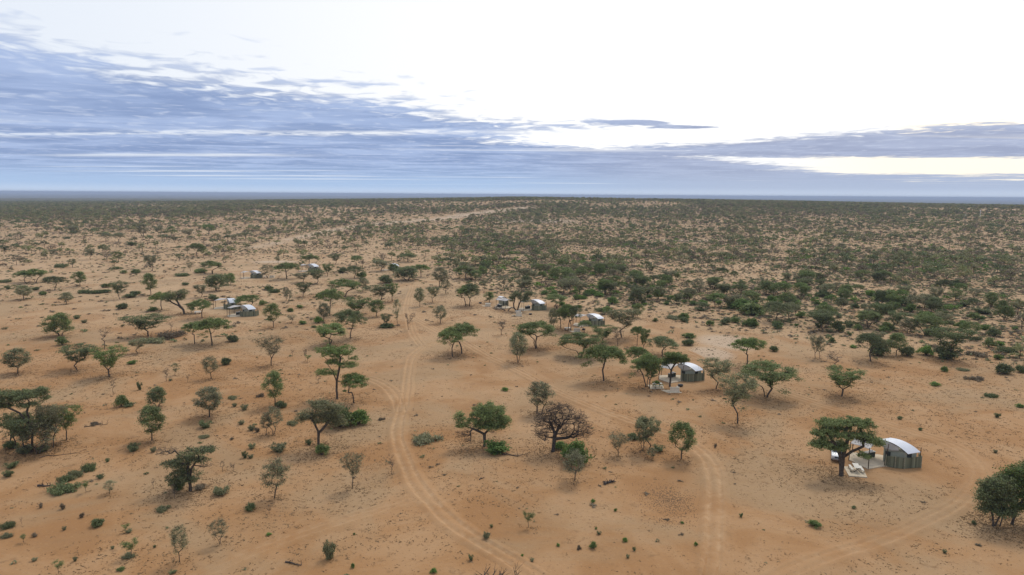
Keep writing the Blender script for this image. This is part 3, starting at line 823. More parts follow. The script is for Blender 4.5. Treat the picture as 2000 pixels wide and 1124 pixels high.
# trees read off the photograph: kind, foot x, foot y, height and crown width in its pixels
TREES = [
    ('M', 117, 657, 47, 46), ('O', 35, 730, 50, 48), ('V', 152, 722, 52, 66, 2), ('V', 214, 736, 60, 60, 0), ('B', 221, 770, 33, 14), ('B', 205, 682, 45, 30), ('V', 270, 691, 31, 34),
    ('V', 290, 658, 47, 74, 2), ('B', 334, 647, 20, 17), ('U', 380, 672, 46, 35, 3), ('U', 414, 674, 55, 58, 0), ('B', 325, 745, 26, 14), ('P', 342, 734, 25, 15), ('B', 367, 747, 17, 9),
    ('S', 413, 740, 45, 31, 2), ('M', 308, 796, 41, 34), ('O', 409, 815, 59, 54, 0), ('O', 297, 861, 69, 45, 1), ('B', 10, 876, 24, 12), ('V', 104, 875, 90, 50, 1), ('V', 130, 860, 70, 44, 0),
    ('V', 55, 884, 80, 70, 2), ('V', 30, 876, 72, 60, 5), ('S', 74, 887, 66, 60, 1), ('O', 92, 872, 60, 40, 3), ('P', 214, 965, 26, 22), ('P', 168, 962, 24, 15), ('B', 300, 955, 21, 11), ('B', 342, 975, 31, 11), ('P', 257, 1088, 36, 28), ('S', 351, 1098, 70, 34, 2), ('S', 430, 1063, 50, 31, 1),
    ('P', 115, 1122, 28, 18), ('P', 246, 1040, 17, 13), ('B', 435, 922, 22, 9), ('B', 455, 922, 18, 12), ('P', 46, 1060, 17, 13), ('B', 43, 1025, 16, 7),
    ('S', 536, 973, 76, 50, 2), ('S', 688, 955, 70, 44, 0), ('B', 765, 926, 37, 23), ('B', 526, 1005, 19, 8), ('U', 644, 675, 44, 56, 1), ('U', 684, 661, 58, 46, 2), ('S', 530, 714, 59, 52, 0),
    ('B', 571, 697, 17, 9), ('B', 597, 705, 25, 10), ('P', 601, 708, 16, 11), ('U', 691, 788, 59, 45, 3), ('B', 622, 749, 17, 10), ('O', 537, 793, 69, 36, 1), ('S', 535, 849, 56, 36, 1), ('S', 520, 850, 43, 24, 2),
    ('U', 884, 697, 58, 48, 0), ('U', 902, 691, 61, 52, 3), ('B', 979, 655, 31, 20, 2), ('O', 1012, 708, 59, 40, 2), ('U', 1048, 681, 55, 70, 4), ('U', 1133, 699, 49, 66, 1), ('V', 1178, 669, 33, 46, 0), ('B', 1206, 676, 36, 26, 2),
    ('U', 1179, 744, 74, 70, 0), ('V', 1215, 660, 60, 60, 1), ('U', 1244, 676, 41, 23, 3), ('V', 1256, 687, 46, 24, 0), ('U', 1293, 695, 39, 57, 2), ('U', 1246, 726, 50, 34, 3), ('U', 1262, 756, 66, 46, 1), ('V', 1269, 759, 66, 42, 0),
    ('V', 1398, 759, 60, 56, 1), ('V', 1441, 827, 97, 74, 1), ('U', 1496, 776, 69, 82, 1), ('U', 1459, 717, 60, 47, 3), ('S', 1048, 808, 65, 44, 1), ('S', 1058, 810, 62, 40, 2),
    ('S', 1122, 939, 60, 46, 2), ('S', 1207, 891, 46, 42, 0), ('O', 1255, 880, 65, 36, 2), ('V', 1266, 884, 70, 42, 1), ('P', 1273, 897, 22, 20), ('O', 1331, 897, 73, 46, 1), ('P', 1032, 1031, 32, 21),
    ('V', 1609, 646, 42, 56, 2), ('S', 1592, 701, 49, 29, 0), ('S', 1601, 701, 45, 17, 2), ('B', 1627, 720, 32, 38, 2), ('V', 1644, 774, 58, 74, 0), ('U', 1700, 706, 57, 58, 2), ('O', 1750, 695, 46, 32, 1), ('V', 1850, 702, 66, 78, 2),
    ('U', 1514, 629, 41, 44, 2),
    ('U', 49, 552, 23, 31, 0), ('U', 70, 553, 28, 31, 1), ('U', 107, 567, 28, 33, 2), ('O', 156, 560, 30, 24, 1), ('O', 46, 585, 28, 30, 0), ('O', 130, 594, 23, 22), ('V', 235, 585, 38, 29, 2), ('O', 295, 577, 44, 27, 1),
    ('O', 231, 511, 20, 19), ('S', 177, 508, 23, 21), ('S', 102, 504, 18, 13), ('S', 45, 517, 15, 15), ('V', 9, 496, 17, 15), ('U', 385, 502, 27, 29, 0), ('S', 421, 499, 19, 16), ('V', 297, 530, 33, 26, 1), ('U', 415, 535, 26, 36, 1),
    ('S', 372, 530, 19, 15), ('M', 423, 569, 34, 37, 0), ('M', 447, 557, 24, 26, 1), ('V', 393, 581, 26, 26, 1), ('U', 316, 606, 36, 34, 0), ('U', 395, 622, 38, 41, 0), ('U', 484, 606, 31, 41, 4), ('V', 376, 612, 22, 25, 2),
    ('U', 560, 545, 33, 41, 0), ('S', 522, 543, 27, 26, 1), ('V', 592, 580, 30, 29, 2), ('V', 617, 555, 30, 36, 2), ('V', 591, 552, 20, 31, 1), ('V', 640, 540, 25, 23, 0), ('S', 559, 588, 28, 13), ('S', 564, 590, 24, 15), ('O', 534, 640, 48, 26, 1),
    ('S', 569, 631, 17, 20), ('O', 632, 628, 36, 26, 0), ('U', 644, 617, 55, 34, 3), ('U', 674, 580, 35, 50, 1), ('V', 697, 616, 36, 56, 0), ('O', 735, 619, 34, 26, 1), ('V', 741, 590, 36, 50, 2), ('V', 766, 589, 37, 22, 0), ('O', 709, 570, 28, 23, 2),
    ('U', 692, 544, 25, 29, 2), ('U', 697, 519, 20, 21, 3), ('V', 654, 517, 22, 25, 2), ('U', 607, 519, 22, 28, 1), ('V', 744, 530, 23, 35, 1), ('O', 769, 537, 22, 19, 1), ('M', 795, 548, 28, 46, 0), ('U', 797, 512, 17, 29, 2), ('O', 858, 560, 38, 31, 0),
    ('S', 871, 575, 30, 19, 1), ('V', 845, 591, 33, 25, 1), ('O', 820, 599, 37, 21, 0), ('O', 860, 632, 35, 23, 2), ('U', 917, 598, 45, 40, 2), ('U', 909, 598, 42, 30, 3), ('U', 910, 545, 27, 39, 0), ('O', 956, 592, 22, 19, 1), ('V', 755, 639, 27, 23, 2),
    ('P', 776, 638, 53, 15, 0), ('B', 799, 645, 35, 23, 2), ('U', 1088, 603, 30, 43, 1), ('U', 1095, 642, 40, 33, 0), ('O', 1079, 645, 43, 19, 2), ('U', 1110, 646, 54, 30, 3), ('U', 1115, 646, 50, 34, 2), ('U', 1141, 650, 25, 24, 3), ('O', 1246, 622, 30, 21, 1),
    ('O', 1283, 587, 22, 13, 1), ('U', 1371, 605, 16, 24, 2), ('V', 142, 457, 15, 18), ('O', 92, 452, 14, 12), ('U', 207, 472, 18, 22), ('U', 232, 474, 20, 22), ('O', 279, 464, 26, 20), ('V', 310, 460, 19, 16), ('O', 335, 462, 20, 18), ('V', 367, 467, 20, 21),
    ('U', 407, 460, 22, 22), ('V', 341, 474, 12, 13), ('V', 456, 472, 14, 13), ('U', 479, 470, 17, 20),
]
# shrubs read off the photograph: kind, lower edge x, y, height, width
SHRUBS = [
    ('g', 48, 890, 18, 40, 0), ('g', 84, 886, 14, 30, 0), ('r', 20, 880, 18, 30, 2), ('g', 350, 962, 26, 40, 1), ('d', 392, 960, 12, 36, 1),
    ('d', 333, 663, 16, 56, 0), ('m', 300, 672, 8, 44, 0), ('r', 454, 669, 14, 28), ('r', 121, 676, 18, 27), ('r', 442, 714, 15, 22), ('b', 258, 713, 9, 22), ('g', 273, 763, 17, 12), ('r', 237, 797, 24, 30), ('g', 252, 797, 9, 26, 1),
    ('g', 402, 839, 16, 30, 1), ('g', 261, 885, 17, 29, 1), ('g', 300, 885, 11, 14), ('g', 458, 796, 8, 12), ('g', 478, 803, 12, 18), ('m', 455, 781, 8, 18), ('g', 472, 831, 9, 16), ('g', 492, 843, 12, 18), ('m', 398, 858, 8, 20), ('d', 453, 860, 5, 12),
    ('g', 492, 879, 12, 18), ('g', 479, 897, 14, 14, 1), ('g', 490, 897, 8, 14), ('m', 126, 944, 14, 30, 1), ('m', 148, 936, 16, 34, 0), ('m', 174, 922, 16, 30, 1), ('m', 122, 967, 17, 62, 1), ('m', 15, 1035, 14, 30, 1), ('m', 12, 1053, 10, 24, 0),
    ('g', 22, 918, 14, 30, 1), ('g', 16, 934, 14, 24), ('g', 432, 972, 18, 42, 0), ('r', 490, 1001, 16, 24), ('r', 191, 1031, 16, 28, 2), ('m', 317, 1001, 12, 28, 0), ('d', 123, 997, 12, 14, 1), ('d', 80, 994, 10, 12, 1), ('m', 250, 1093, 9, 28, 0),
    ('r', 236, 1117, 8, 17), ('g', 302, 1071, 6, 8), ('g', 220, 1074, 7, 9), ('g', 147, 1098, 10, 10), ('g', 68, 1098, 8, 13), ('g', 126, 1037, 8, 10), ('d', 160, 1013, 10, 13, 1), ('g', 337, 1123, 8, 19), ('g', 197, 937, 9, 18, 1), ('g', 210, 904, 8, 10),
    ('d', 68, 1051, 8, 16), ('g', 252, 1043, 8, 16), ('r', 630, 893, 24, 30), ('g', 545, 887, 19, 38, 0), ('g', 604, 871, 11, 16), ('m', 830, 869, 20, 60, 0), ('g', 643, 1098, 36, 32, 0), ('g', 950, 1057, 15, 19, 0), ('b', 692, 1046, 5, 6), ('b', 689, 1111, 10, 9),
    ('b', 847, 1122, 10, 15), ('g', 920, 1097, 12, 13), ('b', 525, 1047, 6, 11), ('g', 960, 1032, 7, 9), ('r', 547, 799, 15, 26, 2), ('d', 509, 777, 8, 16), ('m', 572, 832, 10, 22), ('d', 503, 846, 10, 14), ('b', 986, 765, 8, 16), ('r', 660, 842, 46, 66, 2), ('b', 700, 834, 32, 44, 0),
    ('b', 970, 893, 30, 60, 1), ('d', 745, 822, 6, 14), ('b', 1120, 915, 50, 62, 0), ('b', 1095, 880, 16, 30, 0), ('r', 1235, 861, 14, 26, 2), ('g', 1287, 885, 14, 28, 1), ('r', 1346, 662, 11, 27), ('r', 1344, 677, 14, 30), ('b', 1158, 983, 8, 9), ('b', 1202, 1000, 7, 8),
    ('b', 1164, 1035, 5, 6), ('g', 1170, 1046, 7, 12), ('r', 1159, 1074, 14, 18), ('b', 1220, 1060, 9, 12), ('g', 1239, 1078, 8, 9), ('g', 1226, 1092, 8, 9), ('b', 1359, 1067, 8, 8), ('d', 1131, 1075, 9, 10), ('b', 1090, 1069, 7, 9), ('b', 1020, 1089, 7, 7),
    ('g', 1039, 1099, 8, 11), ('b', 1332, 1024, 5, 8), ('g', 1447, 1012, 9, 9), ('d', 1397, 876, 9, 8), ('d', 1302, 1018, 4, 12), ('r', 1635, 649, 22, 29), ('g', 1620, 651, 8, 20), ('r', 1718, 698, 27, 42), ('r', 1771, 698, 21, 33), ('r', 1728, 651, 13, 23), ('g', 1848, 706, 26, 60, 1),
    ('r', 1625, 670, 11, 16), ('b', 1666, 681, 7, 17), ('r', 1510, 688, 12, 19), ('r', 1844, 727, 11, 16), ('b', 1826, 755, 9, 20), ('m', 1880, 726, 6, 23), ('r', 1931, 680, 20, 28), ('r', 1962, 733, 22, 36), ('r', 1992, 729, 15, 22), ('m', 1965, 690, 13, 40, 1), ('d', 1910, 698, 7, 40, 0),
    ('r', 1950, 704, 11, 20), ('m', 1935, 778, 9, 28, 1), ('b', 1992, 797, 8, 18), ('g', 1947, 817, 10, 14), ('d', 1904, 745, 5, 34, 0), ('g', 1757, 821, 7, 13), ('g', 1797, 843, 7, 10), ('g', 1944, 886, 7, 10), ('b', 1555, 638, 6, 10), ('r', 1591, 1033, 14, 28), ('g', 1667, 995, 6, 11),
    ('r', 1901, 1026, 9, 10), ('g', 1845, 1082, 8, 11), ('d', 1910, 1068, 5, 16), ('r', 239, 605, 12, 26, 2), ('r', 207, 563, 9, 20), ('r', 265, 535, 9, 21), ('r', 227, 527, 6, 20), ('r', 242, 535, 7, 13), ('m', 120, 523, 8, 28), ('r', 258, 481, 8, 20), ('m', 130, 467, 4, 15),
    ('m', 10, 553, 7, 25), ('r', 70, 568, 7, 17), ('r', 84, 577, 8, 17), ('m', 165, 574, 8, 30, 1), ('m', 187, 575, 8, 30, 1), ('r', 207, 573, 7, 25, 2), ('r', 253, 583, 9, 25, 2), ('r', 264, 576, 7, 26, 2), ('r', 392, 534, 9, 30), ('m', 355, 541, 6, 30, 1), ('r', 362, 558, 6, 17),
    ('r', 300, 609, 9, 25), ('r', 416, 588, 12, 23), ('g', 150, 624, 8, 17, 1), ('g', 165, 632, 7, 14), ('g', 16, 566, 8, 14), ('r', 706, 544, 12, 23), ('r', 670, 534, 11, 23), ('r', 752, 555, 17, 31, 2), ('b', 591, 635, 9, 18), ('b', 622, 632, 14, 19), ('r', 625, 584, 13, 15), ('r', 512, 597, 10, 16),
    ('r', 525, 568, 9, 22), ('m', 535, 573, 9, 25), ('r', 567, 610, 8, 16), ('r', 585, 603, 7, 17), ('r', 613, 641, 5, 14, 2), ('r', 757, 642, 8, 34, 2), ('g', 1370, 609, 5, 30, 1), ('r', 1468, 640, 18, 33, 0), ('r', 1468, 618, 26, 60, 0), ('b', 1450, 608, 24, 40, 0), ('m', 1316, 625, 9, 28), ('r', 1335, 630, 10, 22),
    ('m', 1172, 610, 9, 26, 1), ('d', 1178, 617, 5, 18), ('r', 1435, 632, 12, 20), ('d', 1467, 637, 5, 30), ('g', 1660, 656, 8, 14), ('g', 333, 745, 5, 8), ('d', 186, 832, 5, 22), ('r', 1608, 582, 15, 30), ('r', 1640, 596, 14, 29), ('b', 1700, 580, 15, 26), ('r', 1735, 590, 24, 44), ('r', 1760, 600, 22, 40),
    ('r', 1725, 615, 22, 38, 2), ('r', 1780, 612, 18, 28), ('r', 1670, 603, 10, 16), ('r', 1820, 590, 15, 26), ('r', 1870, 560, 14, 30), ('r', 1810, 632, 22, 44), ('g', 1880, 600, 10, 30), ('g', 1920, 615, 12, 44, 1),
]


def size_from_px(p, h, w, shrub=False):
    ppm, sn, cs = scale_at(p)
    W = w / ppm
    if shrub: H = max((h / ppm - 0.30 * W * sn) / cs, 0.22 * W)
    else: H = max((h / ppm - 0.14 * W * sn) / cs, 0.55 * W)
    return H, W


for t in TREES:
    p = ground_at(t[1], t[2]); H, W = size_from_px(p, t[3], t[4])
    add_tree(t[0], p, H, W, t[1], t[2], t[5] if len(t) > 5 else None)
for t in SHRUBS:
    p = ground_at(t[1], t[2]); H, W = size_from_px(p, t[3], t[4], True)
    dirv = np.array([p[0], p[1]]) / math.hypot(p[0], p[1]); q = p[:2] + dirv * W * 0.38
    add_shrub(t[0], np.array([q[0], q[1], float(terrain(q[0], q[1]))]), H, W, t[1], t[2], t[5] if len(t) > 5 else None, parts=t[4] >= 14)


# ------------------------------------------------------------------ trees with a shape of their own
def hero_tree(name, label, cat, foot, lobes, stems, bare=(), n=70, leaf_n=150, leaf=0.17, cr=0.62, mat='leaf_green', rb=0.3, twigs=2, wood='bark', seed=1, flat=0.6, twig_len=0.6, wobble=0.10, start=0.55, depth=0.8):
    """lobes, bare boughs and stems are given in pixels round the foot and turned into metres at the tree's own distance"""
    rng = np.random.RandomState(seed)
    p = ground_at(*foot); ppm, sn, cs = scale_at(p)

    def loc(cx, cy, yo=0.0):
        return np.array([(cx - foot[0]) / ppm + yo * (cx - 1000.0) / F, yo, ((foot[1] - cy) / ppm - yo * sn) / cs])

    def fill(lobs, total):
        out = []; vol = [(l[2] * l[2] * l[3]) ** 0.66 for l in lobs]; sv = sum(vol)
        for l, v in zip(lobs, vol):
            rx = l[2] / ppm; ry = rx * depth; rz = math.sqrt(max((l[3] / ppm) ** 2 - (ry * sn) ** 2, (0.42 * l[3] / ppm) ** 2)) / cs
            yo = l[4] if len(l) > 4 else rng.uniform(-0.25, 0.25) * rx
            c = loc(l[0], l[1], yo); k = max(3, int(total * v / sv)); got = []; tries = 0
            sp = 1.0 * (rx * ry * rz * 4 / k) ** (1 / 3)
            while len(got) < k and tries < k * 40:
                tries += 1
                g = rng.normal(size=3); g /= np.linalg.norm(g); q = rng.rand() ** 0.5 * 0.92
                x = c + g * q * np.array([rx, ry, rz])
                if x[2] < 0.25: continue
                if all(np.linalg.norm(x - o) > sp * 0.62 for o in got): got.append(x)
            out += got
        return np.array(out) if out else np.zeros((0, 3))
    n, leaf_n, leaf = int(n * 1.6), int(leaf_n * 0.8), leaf * 0.82
    leafy = fill(lobes, n) if lobes else np.zeros((0, 3))
    dry = fill(bare, max(6, int(n * 0.35)) if lobes else n) if bare else np.zeros((0, 3))
    st = []
    for s in stems:
        pts = [loc(x, y, (rng.rand() - 0.5) * 0.2) for x, y in s]; pts[0][2] = -0.2
        fine = [pts[0]]
        for a, b in zip(pts, pts[1:]):
            m = max(1, int(np.linalg.norm(b - a) / 0.6))
            fine += [a + (b - a) * (i + 1) / m + rng.normal(size=3) * 0.02 for i in range(m)]
        st.append(fine)
    allc = np.vstack([leafy, dry])
    root = empty(name, (p[0], p[1], p[2]))
    wd = branches(rng, st, allc, rb, 0.014, twigs, twig_len, start, wobble, 0.014)
    wd.build('trunk', wood, root, True)
    if len(leafy):
        V, Fc, T = leaves(rng, leafy, cr * (0.7 + 0.6 * rng.rand(len(leafy))), leaf_n, leaf, flat)
        link(bpy.data.objects.new('crown', fast_mesh('crown', V, Fc, [mat], {'tint': T})), root)
    tag(root, label, cat)
    return root


HERO_FEET = [(1643, 929), (946, 872), (1080, 882), (659, 779), (622, 876), (62, 882), (372, 959), (1940, 1028), (1976, 1024), (1308, 756), (360, 614), (1010, 608)]
hero_tree('acacia_tree', 'big spreading camel thorn tree shading the pickup beside the nearest tent', 'tree', (1643, 929),
          [(1612, 830, 29, 13, 1.2), (1655, 826, 32, 12, 1.6), (1682, 832, 20, 12, 0.6), (1605, 848, 26, 13, 0.4), (1645, 850, 34, 16, 0.5), (1688, 855, 26, 13, 0), (1707, 866, 15, 8, -0.4), (1598, 868, 22, 12, -0.6), (1634, 870, 24, 9, 1.4), (1685, 891, 14, 8, -1.4), (1620, 876, 16, 7, 0.2), (1642, 876, 14, 6, -0.8)],
          [[(1643, 929), (1641, 910), (1639, 893), (1632, 878), (1618, 860)], [(1643, 929), (1644, 910), (1643, 893), (1648, 872), (1652, 850)], [(1643, 929), (1644, 910), (1645, 894), (1660, 883), (1682, 874)]],
          n=125, leaf_n=190, leaf=0.17, cr=0.62, rb=0.25, seed=3, flat=0.5)
hero_tree('acacia_tree', 'dense lopsided dark green tree with dead lower branches left of the bare tree', 'tree', (946, 872),
          [(955, 803, 36, 16), (970, 818, 30, 18), (940, 815, 26, 18), (905, 824, 19, 15), (893, 812, 9, 7), (985, 826, 15, 12), (942, 832, 20, 10), (962, 833, 26, 9)],
          [[(946, 872), (946, 860), (945, 849), (932, 842), (915, 836)], [(946, 872), (947, 860), (947, 848), (955, 840), (965, 830)]],
          bare=[(905, 850, 18, 9), (962, 846, 7, 5), (914, 862, 12, 5)], n=115, leaf_n=170, leaf=0.16, cr=0.62, rb=0.19, seed=4, mat='leaf_green', twigs=4)
hero_tree('dead_tree', 'large bare dead tree with a thick trunk and tangled dark branches', 'tree', (1080, 882), [],
          [[(1080, 882), (1081, 865), (1083, 848), (1076, 830)], [(1080, 882), (1082, 865), (1084, 850), (1092, 832)], [(1080, 882), (1083, 862), (1086, 850), (1105, 845)]],
          bare=[(1065, 825, 28, 22), (1090, 805, 30, 16), (1125, 820, 24, 18), (1140, 845, 18, 18), (1060, 850, 20, 14), (1110, 850, 24, 12), (1090, 828, 26, 16)], n=230, rb=0.25, twigs=9, wood='dead_wood', seed=5, twig_len=0.85, wobble=0.16)
hero_tree('acacia_tree', 'tall tree with two green tiers and a straight trunk beside the sand spur', 'tree', (659, 779),
          [(640, 684, 22, 9), (672, 686, 24, 10), (656, 692, 30, 10), (655, 708, 20, 9), (682, 714, 22, 8), (632, 727, 18, 9), (652, 730, 12, 6), (693, 700, 9, 6)],
          [[(659, 779), (658, 762), (658, 746), (652, 726), (640, 712)], [(659, 779), (658, 762), (659, 744), (664, 722), (668, 700)]], n=95, leaf_n=110, leaf=0.17, cr=0.66, rb=0.19, seed=6, flat=0.45, twigs=4)
hero_tree('acacia_tree', 'broad grey-green tree with a forked trunk in front of dense bush', 'tree', (622, 876),
          [(627, 793, 28, 12), (652, 800, 22, 14), (600, 812, 20, 12), (632, 815, 28, 16), (660, 822, 18, 14), (588, 822, 10, 6)],
          [[(622, 876), (622, 858), (622, 844), (616, 828), (608, 818)], [(622, 876), (623, 858), (624, 846), (636, 834), (645, 822)]], n=105, leaf_n=95, leaf=0.16, cr=0.64, rb=0.19, seed=7, mat='leaf_grey', twigs=4)
hero_tree('acacia_tree', 'large flat dark crowned tree in the clump by the left picture edge', 'tree', (62, 882),
          [(14, 790, 26, 12), (52, 775, 30, 14), (84, 768, 22, 11), (30, 776, 24, 12), (98, 776, 10, 8), (62, 792, 20, 7), (5, 770, 14, 10)],
          [[(62, 882), (66, 850), (60, 826), (45, 808), (24, 798)], [(62, 882), (66, 852), (63, 826), (60, 805), (66, 786)]], n=95, leaf_n=120, leaf=0.17, cr=0.70, rb=0.15, seed=8, twigs=4, mat='leaf_dark', flat=0.45)
hero_tree('acacia_tree', 'low wide wind-bent tree with bare branches reaching to one side', 'tree', (372, 959),
          [(390, 884, 32, 9), (375, 896, 26, 11), (410, 880, 18, 7), (342, 908, 26, 9), (360, 912, 22, 14), (352, 932, 24, 20), (376, 930, 18, 16), (395, 902, 18, 7)],
          [[(372, 959), (371, 940), (369, 920), (372, 905)], [(372, 959), (372, 938), (376, 918), (392, 896)]], bare=[(330, 885, 26, 9), (405, 912, 16, 6)], n=90, leaf_n=90, leaf=0.16, cr=0.52, rb=0.18, seed=9, mat='leaf_dark', twigs=4, flat=0.45)
hero_tree('acacia_tree', 'leafy many-branched tree at the outer edge of the right-hand clump', 'tree', (1940, 1028),
          [(1924, 952, 24, 18), (1946, 946, 26, 18), (1928, 976, 26, 18), (1957, 970, 22, 20), (1914, 968, 14, 16), (1938, 996, 30, 12), (1960, 998, 22, 10)],
          [[(1940, 1028), (1937, 1010), (1930, 990), (1925, 972)], [(1942, 1028), (1950, 1008), (1952, 985), (1950, 965)], [(1952, 1029), (1956, 1010), (1958, 985)]], n=120, leaf_n=110, leaf=0.16, cr=0.62, rb=0.10, seed=10, mat='leaf_dark', start=0.3, twigs=5)
hero_tree('acacia_tree', 'taller forked tree crossing the right picture edge by the looping track', 'tree', (1976, 1024),
          [(1975, 925, 24, 14), (2000, 918, 24, 12), (1960, 938, 20, 12), (1995, 945, 28, 14), (2025, 940, 24, 16), (1985, 965, 22, 12), (2015, 968, 20, 12), (1990, 988, 24, 12), (2025, 990, 20, 12)],
          [[(1976, 1024), (1980, 1003), (1984, 985), (1975, 965), (1968, 948)], [(1976, 1024), (1981, 1003), (1988, 984), (2000, 968), (2008, 950)]], n=120, leaf_n=120, leaf=0.17, cr=0.66, rb=0.14, seed=12, start=0.4, twigs=4)
hero_tree('acacia_tree', 'straight green umbrella tree standing before the white roofed tent patio', 'tree', (1308, 756),
          [(1305, 703, 15, 8), (1320, 698, 20, 9), (1330, 704, 13, 8), (1312, 694, 16, 7), (1298, 708, 9, 6)],
          [[(1308, 756), (1308, 740), (1309, 724), (1303, 715), (1298, 710)], [(1308, 756), (1309, 738), (1310, 722), (1316, 712), (1322, 706)]], n=60, leaf_n=190, leaf=0.17, cr=0.66, rb=0.17, seed=13)
hero_tree('acacia_tree', 'leaning tree with a long curved trunk near the pair of far tents', 'tree', (360, 614),
          [(342, 575, 18, 8), (360, 572, 14, 7), (328, 582, 14, 8), (352, 582, 16, 7)],
          [[(360, 614), (358, 606), (350, 598), (338, 592), (330, 586)], [(360, 614), (359, 605), (352, 597), (346, 586), (352, 577)]], n=55, leaf_n=110, leaf=0.2, cr=0.85, rb=0.26, seed=14, mat='leaf_dark')
hero_tree('fallen_tree', 'collapsed tree with an arched trunk and bare branches lying on the sand', 'tree', (1010, 608),
          [(1008, 577, 12, 9), (1025, 583, 11, 10), (1032, 573, 9, 7), (1000, 584, 7, 6)],
          [[(1010, 608), (1003, 602), (998, 601), (994, 605), (990, 611)], [(1010, 608), (1004, 601), (1003, 594), (1006, 584)], [(1010, 607), (1013, 597), (1017, 588)]],
          bare=[(975, 605, 14, 7), (985, 611, 12, 4), (966, 603, 6, 4)], n=60, leaf_n=110, leaf=0.2, cr=0.75, rb=0.22, seed=15, mat='leaf_dark', twigs=5, twig_len=0.9, start=0.3)


# ------------------------------------------------------------------ the camp: tents, slabs, tables, pickup
def tent(foot, label, rz=0.0, size=1.0, inner=True):
    p = ground_at(*foot)
    T = empty('camp_tent', (p[0], p[1], p[2]), rz); T.scale = (size,) * 3
    m = MB(); m.prism([(-6.65, 3.25), (-5.5, -0.35), (-2.35, 0.80), (0.0, 0.12), (2.7, 0.60), (2.2, 3.2), (-1.0, 5.4), (-5.0, 6.2)], -0.25, 0.13); m.build('floor_slab', 'concrete', T)
    # curved roof sheet, ribbed by its purlins
    A, B = np.array([-2.3, 3.0]), np.array([0.4, -0.05]); D, C = np.array([-0.2, 3.8]), np.array([2.75, 0.75])
    g = []
    for i in range(17):
        t = i / 16; z = 3.32 + 0.34 * math.sin(math.pi * min(1, t * 1.0) * 0.62 + 0.25) - 1.28 * t ** 2.1 + 0.0
        g.append([np.append(A * (1 - t) + B * t + ((D - A) * (1 - t) + (C - B) * t) * (j / 6), z) for j in range(7)])
    g = np.array(g)
    m = MB(); m.sheet(g, 0.05); roof = m.build('roof', 'roof_sheet', T, False)
    m = MB()
    for side, r in ((0, 0.045), (6, 0.045)):
        for i in range(16): m.tube(g[i, side] - (0, 0, 0.06), g[i + 1, side] - (0, 0, 0.06), r, r, 5)
    m.build('roof_edge', 'pole_wood', roof)
    # fabric gable under the front edge, hanging in a curve
    rows = []
    for i in range(12):
        a = g[i, 0] + np.array([0.02, 0.05, -0.09]); d = 0.35 + 0.95 * math.sin(math.pi * (i / 11) * 0.85 + 0.25)
        rows.append([a - np.array([0, 0, d * k / 4]) + np.array([0.02 * math.sin(i), 0.06 * math.sin(k + i * 0.7), 0]) for k in range(5)])
    rows = np.array(rows)
    m = MB(); a, b = rows.shape[:2]
    m.add(rows.reshape(-1, 3), [(i * b + j, i * b + j + 1, (i + 1) * b + j + 1, (i + 1) * b + j) for i in range(a - 1) for j in range(b - 1)])
    gab = m.build('gable_fabric', 'gable_fabric', T, True)
    sd = gab.modifiers.new('thickness', 'SOLIDIFY'); sd.thickness = 0.015
    # shade sail over the patio, sagging between its poles
    c00, c10, c11, c01 = [np.array(q) for q in ((-2.3, 2.9, 3.12), (-5.3, -0.05, 3.0), (-6.6, 3.2, 2.7), (-4.6, 6.0, 3.0))]
    gg = []
    for i in range(13):
        row = []
        for j in range(13):
            s, t = i / 12, j / 12
            es = s + 0.10 * math.sin(2 * math.pi * 0.5 * t) * (0.5 - s); et = t + 0.10 * math.sin(math.pi * s) * (0.5 - t)
            q = (c00 * (1 - es) + c10 * es) * (1 - et) + (c01 * (1 - es) + c11 * es) * et
            q = q + np.array([0, 0, 0.42 * math.sin(math.pi * s) * math.sin(math.pi * t) - 0.12 * abs(math.sin(2 * math.pi * s)) * abs(math.sin(2 * math.pi * t))])
            row.append(q)
        gg.append(row)
    m = MB(); m.sheet(gg, 0.02); m.build('shade_sail', 'sail_fabric', T, True)
    m = MB()
    w2 = [[np.array(q) for q in row] for row in (((-2.3, 2.95, 3.1), (-3.5, 4.5, 2.95), (-4.6, 5.95, 2.98)), ((-1.3, 3.4, 3.2), (-2.0, 4.6, 2.9), (-2.8, 5.6, 2.9)), ((-0.3, 3.8, 3.3), (-0.5, 4.5, 2.7), (-0.9, 5.3, 2.5)))]
    m.sheet(w2, 0.02); m.build('back_canopy', 'sail_fabric', T, True)
    for (bx, by), (tx, ty, tz) in (((-5.42, -0.28), (-5.3, 0.0, 3.2)), ((-2.42, 0.90), (-1.65, 1.47, 3.3)), ((-6.6, 3.2), (-6.5, 3.2, 2.9)), ((-4.8, 5.9), (-4.6, 5.95, 3.2)), ((3.0, 1.1), (3.0, 1.1, 2.9))):
        m = MB(); m.tube((bx, by, -0.1), (tx, ty, tz), 0.07, 0.055, 7, True); m.build('pole', 'pole_wood', T)
    # hut body of canvas panels below the roof
    body = [(-1.75, 2.55), (0.25, 0.38), (2.35, 1.0), (0.4, 3.4)]
    m = MB(); m.prism(body, 0.13, 2.28); hut = m.build('hut_wall', 'canvas_wall', T)
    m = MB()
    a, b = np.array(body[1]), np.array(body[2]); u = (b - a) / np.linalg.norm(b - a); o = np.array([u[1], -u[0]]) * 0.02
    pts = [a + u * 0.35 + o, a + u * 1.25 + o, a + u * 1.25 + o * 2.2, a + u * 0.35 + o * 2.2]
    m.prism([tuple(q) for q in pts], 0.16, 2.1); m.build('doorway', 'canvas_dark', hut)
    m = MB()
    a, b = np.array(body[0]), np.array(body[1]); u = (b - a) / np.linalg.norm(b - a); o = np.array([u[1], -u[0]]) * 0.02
    pts = [a + u * 0.25 + o, a + u * 1.0 + o, a + u * 1.0 + o * 2.2, a + u * 0.25 + o * 2.2]
